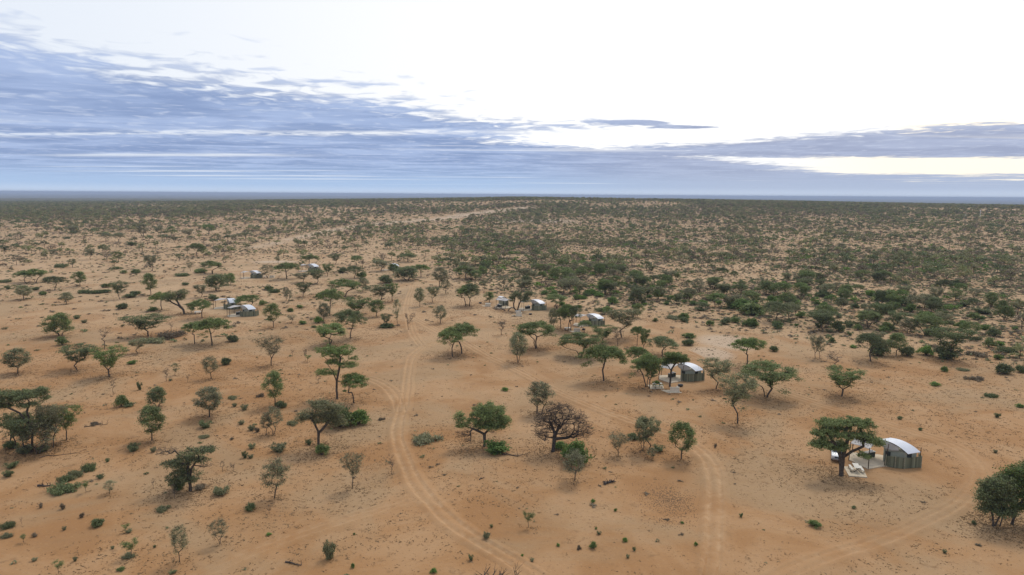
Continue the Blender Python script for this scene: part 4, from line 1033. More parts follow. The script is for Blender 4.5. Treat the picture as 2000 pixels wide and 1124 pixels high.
    m.prism([tuple(q) for q in pts], 0.2, 1.9); m.build('entrance_flap', 'canvas_dark', hut)
    # slatted screen round the washroom
    rng = random.Random(int(foot[0]))
    screen = empty('screen_fence', (0, 0, 0)); screen.parent = T
    sl = MB(); line = [(-2.3, 0.88), (-1.2, 0.25), (0.0, 0.0), (2.8, 0.45), (3.35, 2.1)]
    for (x0, y0), (x1, y1) in zip(line, line[1:]):
        L = math.hypot(x1 - x0, y1 - y0); k = max(2, round(L / 0.25)); ang = math.atan2(y1 - y0, x1 - x0)
        for i in range(k):
            t = (i + 0.5) / k; hh = 1.68 + rng.uniform(-0.06, 0.06)
            sl.box((x0 + (x1 - x0) * t, y0 + (y1 - y0) * t, hh / 2 + 0.03), (L / k * 0.94, 0.035 + rng.uniform(0, 0.03), hh), ang)
    so = sl.build('slats', 'slat_tone', screen); at = so.data.attributes.new('tint', 'FLOAT', 'POINT')
    at.data.foreach_set('value', [v for _ in range(sl.n // 8) for v in [rng.random()] * 8]); tag(so, None, None, None, 'stuff')
    rl = MB()
    for (x0, y0), (x1, y1) in zip(line, line[1:]):
        for z in (0.4, 1.4): rl.tube((x0, y0 + 0.06, z), (x1, y1 + 0.06, z), 0.035, 0.035, 5)
    rl.build('rails', 'slat_green', screen)
    for x, y in line:
        m = MB(); m.tube((x, y - 0.05, -0.1), (x, y - 0.05, 1.85), 0.07, 0.06, 7, True); m.build('fence_post', 'slat_post', screen)
    if inner:
        m = MB(); m.box((-3.0, 4.2, 0.55), (1.9, 0.6, 0.84), 0.4); ct = m.build('kitchen_counter', 'canvas_dark', T)
        m = MB(); m.box((-3.0, 4.2, 1.0), (2.0, 0.7, 0.05), 0.4); m.build('counter_top', 'table_top', ct)
        m = MB(); m.box((-2.7, 4.3, 1.13), (0.45, 0.38, 0.2), 0.4); m.build('wash_basin', 'mast_white', ct)
    tag(T, label, 'tent', 'camp tents with white curved roofs')
    return T


TENTS = [((1765, 916), 'nearest tent with a curved white roof and slatted screen beside the big tree', 0.0, 1.0),
         ((1354, 746), 'second nearest white roofed tent, behind the umbrella tree and cream hearth wall', 0.22, 1.0),
         ((1165, 638), 'white roofed tent partly hidden by a small tree on its patio', 0.2, 1.0),
         ((1052, 607), 'white roofed tent just right of the fallen arched tree', 0.2, 1.0),
         ((992, 597), 'white roofed tent behind the bare branches of the fallen tree', 1.9, 1.0),
         ((483, 619), 'white roofed tent with a tree growing right behind its screen', 0.25, 1.0),
         ((447, 605), 'white roofed tent set back behind its close neighbour', -0.1, 1.0),
         ((500, 544), 'far white roofed tent behind a dome shaped tree left of a lone umbrella tree', 0.5, 1.0),
         ((612, 531), 'farthest white roofed tent, only its roof showing above a bushy tree', 0.3, 1.1),
         ((770, 529), 'grey tent almost hidden behind trees in the distance', 0.2, 1.0)]
for a in TENTS: tent(a[0], a[1], a[2], a[3], a[0][1] > 580)


def at_foot(px, py, dz=0.0):
    p = ground_at(px, py); return (p[0], p[1], p[2] + dz), 0.0


def slab(px, py, corners, label, h=0.12):
    loc, rz = at_foot(px, py); m = MB()
    m.prism([tuple(ground_at(*c)[:2] - np.array(loc[:2])) for c in corners], -0.2, h)
    o = m.build('concrete_slab', 'concrete'); o.location = loc; tag(o, label, 'slab', 'concrete slabs beside the tents', 'thing')
    return o


def picnic_table(px, py, ang, label, dz=0.12, parts=True, dx=0.0, dy=0.0):
    loc, rz = at_foot(px, py, dz); T = empty('picnic_table', loc, rz + ang)
    m = MB()
    for i in range(4): m.box((0, -0.3 + 0.2 * i, 0.75), (1.9, 0.185, 0.05))
    m.build('table_top', 'table_top', T)
    for s in (-1, 1):
        m = MB(); m.box((0, s * 0.78, 0.45), (1.9, 0.16, 0.05)); m.box((0, s * 0.62, 0.45), (1.9, 0.14, 0.05)); m.build('bench', 'table_top', T)
        m = MB(); x = s * 0.72
        m.path([(x, -0.95, 0.03), (x, -0.45, 0.03), (x, -0.10, 0.40), (x, 0.28, 0.71)], [0.04] * 4, 6)
        m.path([(x, 0.95, 0.03), (x, 0.45, 0.03), (x, 0.10, 0.40), (x, -0.28, 0.71)], [0.04] * 4, 6)
        m.path([(x, -0.95, 0.03), (x, -0.78, 0.42)], [0.035] * 2, 6); m.path([(x, 0.95, 0.03), (x, 0.78, 0.42)], [0.035] * 2, 6)
        m.build('leg_frame', 'black_steel', T)
    tag(T, label, 'picnic table', 'pale picnic tables by the tents')
    return T


def hearth_wall(px, py, label, s=1.0):
    loc, rz = at_foot(px, py); T = empty('hearth_wall', loc, rz); T.scale = (s,) * 3
    m = MB(); m.box((0.9, 0.0, 0.5), (1.9, 0.22, 1.1)); m.box((1.74, 0.86, 0.42), (0.22, 1.5, 0.94)); m.build('wall', 'cream_wall', T)
    m = MB(); m.box((0.9, 0.0, 1.085), (2.0, 0.30, 0.07)); m.box((1.74, 0.86, 0.925), (0.30, 1.55, 0.07)); m.build('coping', 'cream_wall', T)
    m = MB(); m.prism([(-0.5, -0.35), (2.3, -0.35), (2.3, -0.05), (1.6, 1.7), (-1.6, 1.7)], -0.2, 0.06); m.build('hearth_floor', 'concrete', T)
    m = MB(); m.box((0.7, 0.55, 0.45), (0.8, 0.5, 0.06)); m.box((0.7, 0.55, 0.22), (0.1, 0.1, 0.44)); m.build('grill_plate', 'black_steel', T)
    tag(T, label, 'wall', 'cream hearth walls by the tents', 'thing')


def fire_bowl(px, py, label):
    loc, rz = at_foot(px, py); T = empty('fire_bowl', loc, rz)
    m = MB(); n = 14; prof = [(0.30, 0.02), (0.52, 0.14), (0.60, 0.36), (0.56, 0.42), (0.46, 0.30), (0.28, 0.16), (0.02, 0.13)]
    vs = [(r * math.cos(2 * math.pi * k / n), r * math.sin(2 * math.pi * k / n), z) for r, z in prof for k in range(n)]
    m.add(vs, [(i * n + k, i * n + (k + 1) % n, (i + 1) * n + (k + 1) % n, (i + 1) * n + k) for i in range(len(prof) - 1) for k in range(n)])
    m.build('bowl', 'black_steel', T, True)
    m = MB()
    for k in range(5): m.tube((0.3 * math.cos(k * 1.3), 0.3 * math.sin(k * 1.3), 0.2), (-0.25 * math.cos(k * 1.3 + 0.4), -0.25 * math.sin(k * 1.3 + 0.4), 0.24), 0.05, 0.04, 5, True)
    m.build('charred_logs', 'rubber', T)
    tag(T, label, 'fire bowl', 'black fire bowls by the tents')


slab(1672, 922, [(1648, 913), (1658, 931), (1694, 934), (1683, 913)], 'pale square slab under the picnic table by the big tree trunk')
picnic_table(1672, 921, 1.33, 'pale picnic table with black legs on its slab beside the big tree')
slab(1280, 757, [(1265, 753), (1270, 760.5), (1297, 760), (1294, 752.5)], 'pale slab under the leafy picnic table near the umbrella tree')
picnic_table(1284, 757, 0.15, 'picnic table draped with green leaves between two leaning trees and hearth wall')
hearth_wall(1309, 767, 'cream L-shaped hearth wall beneath the straight umbrella tree')
fire_bowl(1329, 755, 'black fire bowl on the sand beside the hearth wall under the umbrella tree')
hearth_wall(1121, 649, 'cream hearth wall in front of the tent with a small tree on its patio')
picnic_table(1109, 645, 0.1, 'pale picnic table between slender trunks by the third tent', 0.02)
fire_bowl(1140, 645, 'black fire bowl below the small tree by the third tent')
hearth_wall(1008, 618, 'cream hearth wall at the foot of the fallen arched tree')
picnic_table(1012, 612, 0.1, 'pale picnic table against the arched trunk of the fallen tree', 0.02)
fire_bowl(1036, 615, 'black fire bowl in front of the tent right of the fallen tree')
hearth_wall(948, 599, 'low cream hearth wall in the open left of the fallen tree')
picnic_table(953, 597, 0.0, 'pale picnic table in the open left of the fallen tree', 0.02)
fire_bowl(938, 593, 'dark fire bowl left of the table beside the fallen tree')
picnic_table(386, 613, 0.3, 'pale picnic table under the trees left of the two neighbouring tents', 0.02)
hearth_wall(527, 543, 'small far cream hearth wall at the foot of a sparse tree')
fire_bowl(532, 541, 'small far fire bowl right of the sparse tree by the far tent')
picnic_table(519, 543, 0.2, 'small far picnic table by the trunk of a sparse tree', 0.02)


def leafy_cloth():
    """potted greenery spread on the draped table"""
    loc, rz = at_foot(1284, 757, 0.12)
    rng = np.random.RandomState(2); C = np.column_stack([rng.uniform(-0.9, 0.9, 14), rng.uniform(-0.5, 0.5, 14), rng.uniform(0.80, 1.25, 14)])
    C = np.vstack([C, [[-1.0, -0.3, 0.6], [-0.6, -0.6, 0.5], [0.9, -0.5, 0.5], [0.2, -0.7, 0.55]]])
    V, Fc, T = leaves(rng, C, np.full(len(C), 0.26), 40, 0.13, 0.8)
    o = link(bpy.data.objects.new('potted_greenery', fast_mesh('potted_greenery', V, Fc, ['leaf_bright'], {'tint': T})))
    o.location = loc; o.rotation_euler = (0, 0, rz + 0.15); tag(o, 'bright green leafy plants spread over the picnic table', 'plant')


leafy_cloth()


def pickup(px, py, ang, label):
    loc, rz = at_foot(px, py); T = empty('pickup_truck', loc, rz + ang)

    def loft(name, mat, secs, parent, smooth=False):
        m = MB(); n = len(secs[0]); vs = [v for s in secs for v in s]
        fs = [(i * n + k, i * n + (k + 1) % n, (i + 1) * n + (k + 1) % n, (i + 1) * n + k) for i in range(len(secs) - 1) for k in range(n)]
        fs += [tuple(range(n - 1, -1, -1)), tuple(range((len(secs) - 1) * n, len(secs) * n))]
        m.add(vs, fs); o = m.build(name, mat, parent, smooth)
        bv = o.modifiers.new('bevel', 'BEVEL'); bv.width = 0.04; bv.segments = 2; bv.limit_method = 'ANGLE'
        return o

    def ring(x, w, z0, z1, t=0.0): return [(x, -w, z0), (x, w, z0), (x, w - t, z1), (x, -w + t, z1)]
    # front of the vehicle along -x
    body = loft('body', 'car_paint', [ring(-2.55, 0.80, 0.50, 0.85), ring(-2.45, 0.88, 0.42, 1.02), ring(-1.3, 0.92, 0.40, 1.12), ring(-1.2, 0.92, 0.40, 1.13), ring(0.55, 0.92, 0.40, 1.13), ring(2.5, 0.92, 0.45, 1.13)], T)
    cab = loft('cab', 'car_paint', [ring(-1.25, 0.86, 1.12, 1.16, 0.02), ring(-0.55, 0.86, 1.12, 1.74, 0.14), ring(0.55, 0.86, 1.12, 1.78, 0.14), ring(0.75, 0.86, 1.12, 1.70, 0.14)], T)
    loft('canopy', 'car_paint', [ring(0.80, 0.88, 1.13, 1.74, 0.10), ring(2.45, 0.88, 1.13, 1.70, 0.10)], T)
    m = MB(); m.add([(-1.235, -0.72, 1.20), (-1.235, 0.72, 1.20), (-0.625, 0.64, 1.70), (-0.625, -0.64, 1.70)], [(0, 1, 2, 3)]); m.build('windscreen', 'car_glass', cab)
    for s in (-1, 1):
        m = MB(); m.add([(-0.9, s * 0.872, 1.2), (-0.5, s * 0.80, 1.62), (0.5, s * 0.79, 1.66), (0.55, s * 0.872, 1.2)], [(0, 1, 2, 3)]); m.build('side_window', 'car_glass', cab)
        m = MB(); m.box((-2.50, s * 0.66, 0.84), (0.16, 0.30, 0.16)); m.build('headlight', 'lamp_glass', body)
        m = MB(); m.box((-1.0, s * 1.02, 1.25), (0.12, 0.20, 0.16)); m.build('wing_mirror', 'black_steel', cab)
    m = MB(); m.box((-2.56, 0, 0.78), (0.06, 0.9, 0.20)); m.build('grille', 'black_steel', body)
    m = MB(); m.box((-2.60, 0, 0.52), (0.18, 1.7, 0.18)); m.build('bumper', 'chrome_grey', body)
    for x in (-1.65, 1.55):
        for s in (-1, 1):
            m = MB(); m.tube((x, s * 0.66, 0.37), (x, s * 0.93, 0.37), 0.37, 0.37, 18, True); w = m.build('wheel', 'rubber', T, False)
            m = MB(); m.tube((x, s * 0.90, 0.37), (x, s * 0.94, 0.37), 0.20, 0.18, 12, True); m.build('rim', 'chrome_grey', w)
    tag(T, label, 'pickup truck')


pickup(1636, 893, 1.13, 'white pickup truck parked behind the trunk of the big tree')

# a mast and a water tank far off on the rise
loc, rz = at_foot(1914, 424)
T = empty('radio_mast', loc); T.scale = (0.42,) * 3
m = MB()
for k in range(3):
    a = k * 2.094
    m.tube((1.2 * math.cos(a), 1.2 * math.sin(a), -0.3), (0.35 * math.cos(a), 0.35 * math.sin(a), 19), 0.22, 0.14, 5)
for z in range(1, 19, 2):
    r = 1.2 - 0.85 * z / 19
    for k in range(3):
        a, b = k * 2.094, (k + 1) * 2.094
        m.tube((r * math.cos(a), r * math.sin(a), z), (r * 0.93 * math.cos(b), r * 0.93 * math.sin(b), z + 1.9), 0.08, 0.08, 4)
m.build('lattice', 'mast_white', T)
m = MB(); m.tube((0, 0, 18.5), (0, 0, 22.5), 0.7, 0.6, 8, True); m.build('antenna', 'mast_white', T)
tag(T, 'thin white mast rising above the far scrub ridge', 'mast')
loc, rz = at_foot(1882, 424)
T = empty('farm_building', loc, rz); T.scale = (0.7,) * 3
m = MB(); m.box((0, 0, 1.4), (7.5, 5, 2.9)); m.build('wall', 'cream_wall', T)
m = MB(); m.prism([(-4.2, -2.9), (4.2, -2.9), (4.2, 0), (-4.2, 0)], 2.86, 3.0); m.add([(-4.2, -2.9, 3.0), (4.2, -2.9, 3.0), (4.2, 0, 4.0), (-4.2, 0, 4.0), (-4.2, 2.9, 2.95), (4.2, 2.9, 2.95)], [(0, 1, 2, 3), (3, 2, 5, 4)])
m.build('roof', 'mast_white', T)
m = MB(); m.box((-1.5, -2.51, 1.1), (0.9, 0.06, 2.1)); m.build('door', 'canvas_dark', T)
tag(T, 'tiny white roofed building among the far bushes below the mast', 'building')


# fallen wood, a stump and dung patches
def log(px, py, L, r, ang, label, name='fallen_branch', twigs=5, seed=1):
    loc, rz = at_foot(px, py); rng = np.random.RandomState(seed); T = empty(name, loc, rz + ang); m = MB()
    P = [np.array([-L / 2, 0, r * 0.8])]
    for k in range(5): P.append(P[-1] + np.array([L / 5, rng.normal() * 0.12 * L / 2, rng.normal() * 0.03]))
    for q in P: q[2] = max(q[2], r * 0.6)
    m.path(P, np.linspace(r, r * 0.4, 6), 6); m.build('limb', 'dead_wood', T)
    m = MB()
    for k in range(twigs):
        b = P[1 + k % 5]; d = np.array([rng.normal() * 0.6, rng.normal(), abs(rng.normal()) * 0.5 + 0.1]); d /= np.linalg.norm(d)
        m.tube(b, b + d * L * 0.28, r * 0.45, r * 0.12, 4); m.tube(b + d * L * 0.16, b + d * L * 0.16 + rng.normal(size=3) * 0.1 * L + (0, 0, 0.08 * L), r * 0.25, r * 0.1, 3)
    m.build('twigs', 'dead_wood', T); tag(T, label, 'branch')


log(1191, 945, 1.8, 0.22, 0.5, 'broken brown stump of dead wood below the grey tree in front of the dead one', 'dead_stump', 9, 3)
log(574, 1101, 2.0, 0.10, -0.2, 'thin fallen branch on bare sand near the bottom edge', seed=4)
log(186, 833, 3.4, 0.07, 0.25, 'long fallen branch lying on the sand right of the left clump', seed=5)
log(86, 950, 1.6, 0.16, 0.1, 'short black log beside the low grey bushes', seed=6)
log(941, 936, 0.9, 0.08, 0.8, 'small upright twig below the lopsided dark tree', seed=7)
log(1005, 888, 4.0, 0.09, 0.05, 'crooked dead limb on the ground between the dark tree and the dead tree', seed=8)
log(968, 1126, 4.2, 0.10, 0.1, 'reddish tangle of dead twigs cut by the bottom picture edge', 'twig_heap', 26, 9)
log(115, 890, 5.0, 0.05, 0.35, 'straight fallen pole in front of the left clump of trees', seed=10)


def dung_patch(px, py, a, b, n, label, seed):
    loc, rz = at_foot(px, py); rng = np.random.RandomState(seed); V = []; Fc = []
    for i in range(n):
        g = rng.normal(size=2) * 0.45; x, y = g[0] * a, g[1] * b; s = rng.uniform(0.025, 0.07); k = len(V)
        z = float(terrain(loc[0] + x, loc[1] + y)) - loc[2]
        V += [(x - s, y - s, z), (x + s, y - s * 0.8, z), (x + s * 0.9, y + s, z), (x - s, y + s, z), (x + rng.normal() * 0.02, y, z + s * 0.9)]
        Fc += [(k, k + 1, k + 4), (k + 1, k + 2, k + 4), (k + 2, k + 3, k + 4), (k + 3, k, k + 4)]
    o = link(bpy.data.objects.new('dung_pellets', fast_mesh('dung_pellets', np.array(V), np.array(Fc), ['dung']))); o.location = loc
    tag(o, label, None, None, 'stuff')


dung_patch(1306, 978, 4.0, 5.6, 1500, 'dark scatter of dung and gravel on the sand by the right track', 1)
dung_patch(1302, 1018, 3.4, 2.2, 160, 'small scatter of dark dung below the larger one', 2)


# ------------------------------------------------------------------ the rest of the bushveld
rs = np.random.RandomState(77)


def wedge(D0, D1, rho, az=0.80):
    n = int(rho * az * (D1 * D1 - D0 * D0))
    D = np.sqrt(rs.uniform(D0 * D0, D1 * D1, n)); a = rs.uniform(-az, az, n)
    return D * np.sin(a), D * np.cos(a), D


hx = np.array([o['o'].location[0] for o in PLANTS] + [ground_at(*f)[0] for f in HERO_FEET]); hy = np.array([o['o'].location[1] for o in PLANTS] + [ground_at(*f)[1] for f in HERO_FEET])
TENT_XY = np.array([ground_at(*a[0])[:2] for a in TENTS])


def clear_of(X, Y, r_plant, r_tent=13.0):
    ok = np.ones(len(X), bool)
    for i in range(0, len(X), 20000):
        s = slice(i, i + 20000)
        if r_plant: ok[s] &= ((X[s, None] - hx[None]) ** 2 + (Y[s, None] - hy[None]) ** 2).min(1) > r_plant ** 2
        ok[s] &= ((X[s, None] - TENT_XY[None, :, 0] + 2) ** 2 + (Y[s, None] - TENT_XY[None, :, 1] - 1) ** 2).min(1) > r_tent ** 2
    return ok


def field(X, Y, D):
    """how thickly trees and bushes stand at each place: (trees, bushes, low scrub) per square metre, and greenness"""
    P = np.column_stack([X, Y, terrain(X, Y)]); px, py, _ = to_px(P)
    right = sstep(px, 780, 1000)
    # the scrub begins behind a slanting line beyond the camp
    line = np.interp(px, [0, 780, 870, 1060, 1250, 1500, 2000], [476, 496, 552, 596, 625, 672, 722])
    scrub = np.maximum(sstep(line - py, -6, 34), 0.8 * sstep(545 - py, 0, 90) * (1 - right))
    cl = vnoise(X, Y, 26, 3) * 0.6 + vnoise(X, Y, 70, 4) * 0.4
    far = sstep(D, 700, 1300)
    cl = cl * (1 - 0.75 * far) + 0.75 * far * (vnoise(X, Y, 260, 13) * 0.55 + vnoise(X, Y, 95, 14) * 0.45)
    clump = sstep(cl, 0.36, 0.66)
    lushn = vnoise(X, Y, 55, 5) * 0.5 + vnoise(X, Y, 130, 6) * 0.5
    lush = sstep(lushn, 0.52, 0.68)
    # green thickets the photograph shows
    for gx, gy, ga, gb in ((700, 452, 150, 16), (940, 478, 110, 14), (1070, 520, 90, 16), (1140, 545, 90, 22), (1850, 515, 170, 22), (1640, 505, 50, 18), (640, 440, 60, 8)):
        q = ((px - gx) / ga) ** 2 + ((py - gy) / gb) ** 2
        k = 1 - sstep(q, 0.5, 1.3); lush = np.maximum(lush, k); clump = np.maximum(clump, k)
    tree = scrub * (0.0062 + 0.0004 * right + 0.007 * far) * (0.2 + 1.1 * clump)
    bush = scrub * (0.0042 + 0.0095 * right + 0.0085 * far) * (0.40 + 0.95 * clump)
    low = (0.026 * sstep(vnoise(X, Y, 34, 21), 0.42, 0.7) + 0.010 + 0.028 * sstep(D, 150, 320) + scrub * (0.09 + 0.20 * right)) * (0.4 + clump) * (1 - 0.5 * far)
    low = low + 0.09 * sstep(px, 1100, 1500) * sstep(800 - py, 0, 150) * (0.3 + clump)
    bare = np.ones(len(X))
    m = (D > 300) & (D < 4000)
    bare[m] = sstep(bed_dist(X[m], Y[m]), -2, 12)
    return tree * bare, bush * bare, low * (0.3 + 0.7 * bare), lush, px, py


def draw(D0, D1, rho, which):
    X, Y, D = wedge(D0, D1, rho); f = field(X, Y, D)
    keep = rs.rand(len(X)) < f[which] / rho
    return [v[keep] for v in (X, Y, D, f[3], f[4], f[5])]


def cat(*bands): return [np.concatenate(c) for c in zip(*bands)]


TX, TY, TD, TL, TPX, TPY = cat(draw(190, 800, 0.02, 0), draw(800, 3300, 0.030, 0))
BX, BY, BD, BL, BPX, BPY = cat(draw(190, 800, 0.055, 1), draw(800, 3300, 0.045, 1))
ok = clear_of(TX, TY, 3.0) & ~near_track(TX, TY, 4.0); TX, TY, TD, TL, TPX, TPY = [v[ok] for v in (TX, TY, TD, TL, TPX, TPY)]
ok = clear_of(BX, BY, 2.2) & ~near_track(BX, BY, 3.5); BX, BY, BD, BL, BPX, BPY = [v[ok] for v in (BX, BY, BD, BL, BPX, BPY)]
n_tree = sum(1 for q in PLANTS if CATS.get(q['k']) == 'tree') + 12
n_shrub = sum(1 for q in PLANTS if q['k'] in PS)


def split(D, px, n):
    inside = (px > 15) & (px < 1985); order = np.argsort(np.where(inside, D, 1e9))[:max(n, 0)]
    mask = np.zeros(len(D), bool); mask[order] = True
    return mask


tm = split(TD, TPX, 298 - n_tree); bm = split(BD, BPX, 298 - n_shrub)
for x, y, l in zip(TX[tm], TY[tm], TL[tm]):
    H = rs.uniform(4.0, 6.4); kd = rs.choice(list('UUVVOSM'))
    add_tree(kd, (x, y, float(terrain(x, y))), H, H * rs.uniform(0.8, 1.15), hand=False)
for x, y, l in zip(BX[bm], BY[bm], BL[bm]):
    W = rs.uniform(2.0, 4.6); kd = 'b' if rs.rand() < l * 0.6 else rs.choice(list('rrrgmd'))
    add_shrub(kd, (x, y, float(terrain(x, y))), W * rs.uniform(0.42, 0.62) * (0.5 if kd in 'md' else 1), W, hand=False, parts=True)
print('PLANTS', n_tree, n_shrub, 'far trees', (~tm).sum(), 'far shrubs', (~bm).sum())


def lod(seed, kind, H, W, n, leaf_n, leaf, cr, mat, trunk=True):
    rng = np.random.RandomState(seed)
    if kind == 'tree': C = crown_points(rng, 'umbrella' if seed % 2 else 'oval', H, W, n)
    else:
        a = rng.rand(n) * 6.28; q = np.sqrt(rng.rand(n)); C = np.column_stack([W / 2 * q * np.cos(a), W / 2 * q * np.sin(a), H * (0.12 + 0.72 * np.sqrt(1 - 0.85 * q * q) * (0.4 + 0.6 * rng.rand(n)))])
    V, Fc, T = leaves(rng, C, np.full(len(C), cr), leaf_n, leaf, 0.6); V[:, 2] = np.maximum(V[:, 2], 0.0)
    mi = np.zeros(len(Fc), int)
    if trunk:
        mb = MB(); top = np.array([0.1, 0.1, H * 0.45]); mb.tube((0, 0, -0.3), top, 0.14, 0.10, 3)
        for c in C[::3]: mb.tube(top, c, 0.07, 0.03, 3)
        tv = np.array(mb.v); tf = np.array([t for f in mb.f for t in ((f[0], f[1], f[2]), (f[0], f[2], f[3]))]) + len(V)
        V = np.vstack([V, tv]); Fc = np.vstack([Fc, tf]); T = np.append(T, np.zeros(len(tv))); mi = np.append(mi, np.ones(len(tf), int))
    me = fast_mesh('far_plant', V, Fc, [mat, 'bark'], {'tint': T}, mi)
    return bpy.data.objects.new('far_plant', me)


def scatter(name, label, X, Y, scl, protos, idx, sink=0.05):
    n = len(X); P = np.column_stack([X, Y, terrain(X, Y) - sink]).astype(np.float32)
    me = bpy.data.meshes.new(name); me.vertices.add(n); me.vertices.foreach_set('co', P.ravel())
    a = me.attributes.new('scl', 'FLOAT_VECTOR', 'POINT'); a.data.foreach_set('vector', np.asarray(scl, np.float32).ravel())
    a = me.attributes.new('rotz', 'FLOAT', 'POINT'); a.data.foreach_set('value', rs.uniform(0, 6.28, n).astype(np.float32))
    a = me.attributes.new('idx', 'INT', 'POINT'); a.data.foreach_set('value', np.asarray(idx, np.int32))
    o = link(bpy.data.objects.new(name, me)); tag(o, label, None, None, 'stuff')
    g = bpy.data.node_groups.new(name, 'GeometryNodeTree')
    g.interface.new_socket('Geometry', in_out='INPUT', socket_type='NodeSocketGeometry'); g.interface.new_socket('Geometry', in_out='OUTPUT', socket_type='NodeSocketGeometry')
    N = g.nodes; L = g.links
    gi = N.new('NodeGroupInput'); go = N.new('NodeGroupOutput'); join = N.new('GeometryNodeGeometryToInstance')
    for pr in reversed(protos):
        oi = N.new('GeometryNodeObjectInfo'); oi.inputs['Object'].default_value = pr; oi.transform_space = 'ORIGINAL'
        L.new(oi.outputs['Geometry'], join.inputs[0])
    ip = N.new('GeometryNodeInstanceOnPoints'); ip.inputs['Pick Instance'].default_value = True

    def attr(nm, tp):
        q = N.new('GeometryNodeInputNamedAttribute'); q.data_type = tp; q.inputs['Name'].default_value = nm
        return q.outputs['Attribute']
    L.new(gi.outputs[0], ip.inputs['Points']); L.new(join.outputs[0], ip.inputs['Instance'])
    L.new(attr('idx', 'INT'), ip.inputs['Instance Index']); L.new(attr('scl', 'FLOAT_VECTOR'), ip.inputs['Scale'])
    cx = N.new('ShaderNodeCombineXYZ'); L.new(attr('rotz', 'FLOAT'), cx.inputs[2]); L.new(cx.outputs[0], ip.inputs['Rotation'])
    L.new(ip.outputs[0], go.inputs[0])
    md = o.modifiers.new('scatter', 'NODES'); md.node_group = g
    return o


far_tree = [lod(1, 'tree', 5, 5.5, 14, 16, 0.55, 0.85, 'leaf_far'), lod(2, 'tree', 5, 4.6, 14, 15, 0.50, 0.8, 'leaf_far'), lod(3, 'tree', 5, 6.0, 15, 14, 0.55, 0.85, 'leaf_dark'), lod(4, 'tree', 5, 4.4, 13, 11, 0.45, 0.8, 'leaf_brown')]
far_bush = [lod(11, 'bush', 2, 4, 12, 16, 0.42, 0.62, 'leaf_far', False), lod(12, 'bush', 1.7, 4, 12, 14, 0.42, 0.62, 'leaf_dark', False), lod(13, 'bush', 1.6, 4, 11, 12, 0.38, 0.6, 'leaf_brown', False), lod(14, 'bush', 2.2, 4, 13, 16, 0.40, 0.62, 'leaf_bright', False)]
low_scrub = [lod(21, 'bush', 0.5, 1.0, 5, 12, 0.18, 0.22, 'leaf_brown', False), lod(22, 'bush', 0.45, 1.0, 5, 10, 0.17, 0.22, 'leaf_grey', False), lod(23, 'bush', 0.5, 1.0, 6, 12, 0.18, 0.22, 'leaf_dark', False)]
f = ~tm; n = f.sum(); s = rs.uniform(0.7, 1.25, n)
scatter('distant_trees', 'distant acacia trees of the bushveld merging towards the horizon', TX[f], TY[f], np.column_stack([s, s, s * rs.uniform(0.8, 1.1, n)]), far_tree, rs.choice([0, 0, 1, 2, 3], n))
f = ~bm; n = f.sum(); s = rs.uniform(0.45, 1.12, n)
ix = np.where(rs.rand(n) < BL[f] * 0.55, 3, rs.choice([0, 1, 1, 2, 2], n))
scatter('distant_shrubs', 'distant green and brown bushes of the bushveld', BX[f], BY[f], np.column_stack([s, s, s * rs.uniform(0.7, 1.2, n)]), far_bush, ix)
LX, LY, LD, LL, LPX, LPY = cat(draw(55, 230, 0.16, 2), draw(230, 620, 0.40, 2), draw(620, 1300, 0.12, 2))
ok = clear_of(LX, LY, 0, 11.0) & ~near_track(LX, LY, 2.2); LX, LY, LD = LX[ok], LY[ok], LD[ok]
n = len(LX); s = rs.uniform(0.35, 1.0, n) * np.where(LD < 200, 0.65, 1.35) * (1 + 0.5 * rs.rand(n) ** 3)
scatter('low_scrub', 'small low tufts of scrub dotted over the sand', LX, LY, np.column_stack([s * rs.uniform(0.8, 1.6, n), s, s * rs.uniform(0.5, 1.0, n)]), low_scrub, rs.choice([0, 0, 1, 2], n), 0.02)


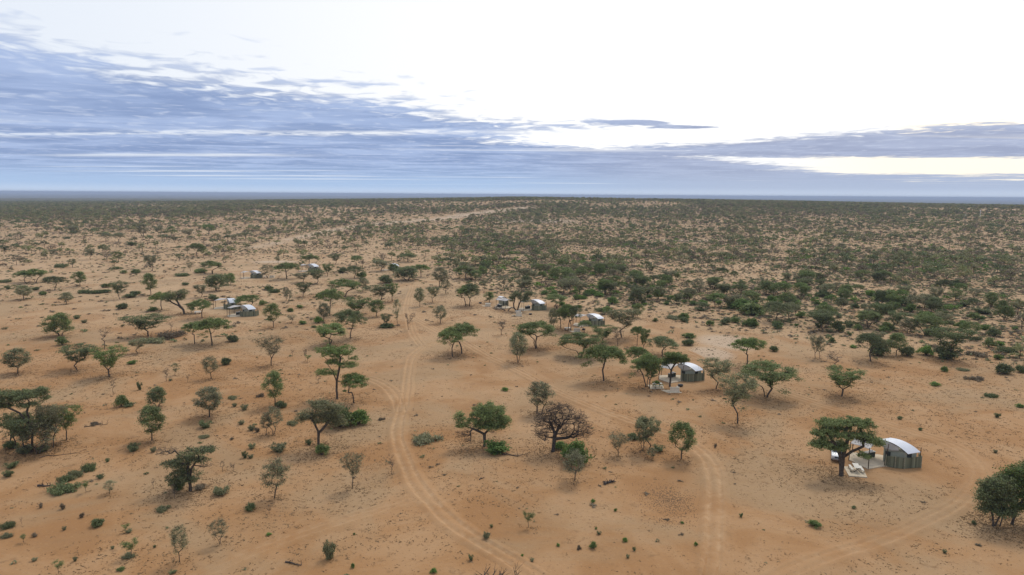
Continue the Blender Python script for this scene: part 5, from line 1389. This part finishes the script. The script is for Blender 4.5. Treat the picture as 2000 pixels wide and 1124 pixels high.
def litter():
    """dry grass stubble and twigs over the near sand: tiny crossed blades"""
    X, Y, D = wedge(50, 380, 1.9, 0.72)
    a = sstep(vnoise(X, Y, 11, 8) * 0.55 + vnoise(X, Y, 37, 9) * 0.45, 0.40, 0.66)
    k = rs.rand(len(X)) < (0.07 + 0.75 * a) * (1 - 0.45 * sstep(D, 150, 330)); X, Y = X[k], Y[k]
    for q in PLANTS:                       # fallen twigs and leaves, added under near trees also to darken the contact shade
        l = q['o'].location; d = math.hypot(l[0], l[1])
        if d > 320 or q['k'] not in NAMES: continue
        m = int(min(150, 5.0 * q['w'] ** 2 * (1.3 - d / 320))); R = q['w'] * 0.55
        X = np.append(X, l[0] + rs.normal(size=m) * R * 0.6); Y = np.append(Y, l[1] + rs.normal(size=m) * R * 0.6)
    for fx in HERO_FEET:  # same extra litter round the large trees, darkening the ground beneath them
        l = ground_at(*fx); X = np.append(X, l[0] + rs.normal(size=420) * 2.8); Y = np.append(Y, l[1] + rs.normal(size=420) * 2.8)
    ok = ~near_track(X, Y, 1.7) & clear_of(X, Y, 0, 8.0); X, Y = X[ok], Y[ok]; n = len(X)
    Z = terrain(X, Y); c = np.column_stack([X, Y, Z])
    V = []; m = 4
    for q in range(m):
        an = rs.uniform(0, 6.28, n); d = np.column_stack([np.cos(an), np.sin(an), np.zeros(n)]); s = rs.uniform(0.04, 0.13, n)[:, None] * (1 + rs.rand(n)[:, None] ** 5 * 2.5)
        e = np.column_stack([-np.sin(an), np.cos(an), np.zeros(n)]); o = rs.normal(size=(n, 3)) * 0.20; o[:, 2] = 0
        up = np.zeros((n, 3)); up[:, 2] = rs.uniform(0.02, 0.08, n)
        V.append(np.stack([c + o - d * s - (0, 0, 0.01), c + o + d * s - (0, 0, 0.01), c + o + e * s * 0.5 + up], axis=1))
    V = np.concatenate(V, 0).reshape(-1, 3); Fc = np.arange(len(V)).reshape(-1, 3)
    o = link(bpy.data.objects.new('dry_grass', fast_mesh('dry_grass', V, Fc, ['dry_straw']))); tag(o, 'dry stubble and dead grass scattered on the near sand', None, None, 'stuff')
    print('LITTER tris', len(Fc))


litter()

# ------------------------------------------------------------------ labels: how each plant looks and what it stands by
MARKS = [('the nearest tent', 1750, 900), ('the big tree', 1643, 900), ('the dead tree', 1090, 850), ('the lopsided dark tree', 946, 850), ('the two-tier tree', 659, 750), ('the forked grey-green tree', 622, 850), ('the left clump', 70, 850), ('the wind-bent tree', 372, 930),
         ('the right-hand clump', 1958, 1000), ('the umbrella tree tent', 1340, 735), ('the fallen tree', 1000, 600), ('the third tent', 1160, 630), ('the two neighbouring tents', 465, 605), ('the dome tree tent', 500, 538), ('the farthest roof', 612, 526), ('the hidden tent', 770, 525),
         ('the track fork', 790, 790), ('the track bend', 1380, 900), ('the dung patch', 1305, 985), ('the main track', 900, 1040), ('the spur end', 700, 735), ('the paired track trees', 893, 670), ('the pale pan', 1420, 668), ('the far sandy bed', 700, 440), ('the looping track', 1700, 1060),
         ('the mast', 1914, 430), ('the right thickets', 1850, 520), ('the middle thickets', 1110, 535), ('the left horizon scrub', 230, 440), ('the bottom left corner', 0, 1124)]
LOOK = {'U': 'flat-topped green acacia', 'O': 'upright oval acacia', 'V': 'spreading vase-shaped acacia', 'S': 'sparse grey thorn tree', 'M': 'dense many-stemmed tree', 'B': 'leafless thin sapling', 'P': 'pale leafy sapling',
        'r': 'rounded green shrub', 'b': 'bright green shrub', 'g': 'spiky grey-green shrub', 'm': 'low spreading bush', 'd': 'low brown bush'}
GROUPS = {'U': 'acacia trees of the camp', 'O': 'acacia trees of the camp', 'V': 'acacia trees of the camp', 'S': 'sparse thorn trees', 'M': 'many-stemmed trees', 'B': 'bare saplings', 'P': 'young saplings',
          'r': 'green shrubs', 'b': 'bright green shrubs', 'g': 'grey-green shrubs', 'm': 'low bushes', 'd': 'low bushes'}
ORD = ['closest'] + [w + ' closest' for w in 'second third fourth fifth sixth seventh eighth ninth tenth eleventh twelfth thirteenth fourteenth fifteenth sixteenth seventeenth eighteenth nineteenth twentieth'.split()]
cells = {}
for q in PLANTS:
    x = min(max(q['x'], 0), 2000); best = min(MARKS, key=lambda mk: math.hypot(x - mk[1], (q['y'] - mk[2]) * 1.6))
    dx, dy = x - best[1], (q['y'] - best[2]) * 1.6; a = math.degrees(math.atan2(-dy, dx)) % 360
    way = ['right of', 'behind and right of', 'behind', 'behind and left of', 'left of', 'in front and left of', 'in front of', 'in front and right of'][int(((a + 22.5) % 360) // 45)]
    cells.setdefault((q['k'], best[0], way), []).append((math.hypot(dx, dy), q))
for (k, mk, way), lst in cells.items():
    lst.sort(key=lambda e: e[0])
    for i, (d, q) in enumerate(lst):
        lab = f'{LOOK[k]} {way} {mk}'
        if len(lst) > 1: lab += ', ' + (ORD[i] if i < len(ORD) else f'number {i + 1} outwards')
        tag(q['o'], lab, CATS.get(k, 'shrub'), GROUPS[k])

# ------------------------------------------------------------------ air
vm = bpy.data.materials.new('haze_air'); vm.use_nodes = True; vm.node_tree.nodes.clear()
vo = vm.node_tree.nodes.new('ShaderNodeOutputMaterial'); pv = vm.node_tree.nodes.new('ShaderNodeVolumePrincipled')
pv.inputs['Color'].default_value = (0.50, 0.60, 0.82, 1); pv.inputs['Density'].default_value = 0.00010
pv.inputs['Density Attribute'].default_value = ''; pv.inputs['Anisotropy'].default_value = 0.0
vm.node_tree.links.new(pv.outputs[0], vo.inputs['Volume'])
MATS['haze_air'] = vm
try: vm.cycles.homogeneous_volume = True
except Exception: pass
mb = MB(); mb.box((0, 0, -12.0), (126000, 126000, 126.0))
hz = mb.build('haze', 'haze_air'); tag(hz, 'thin blue haze in the air over the plain', None, None, 'stuff')
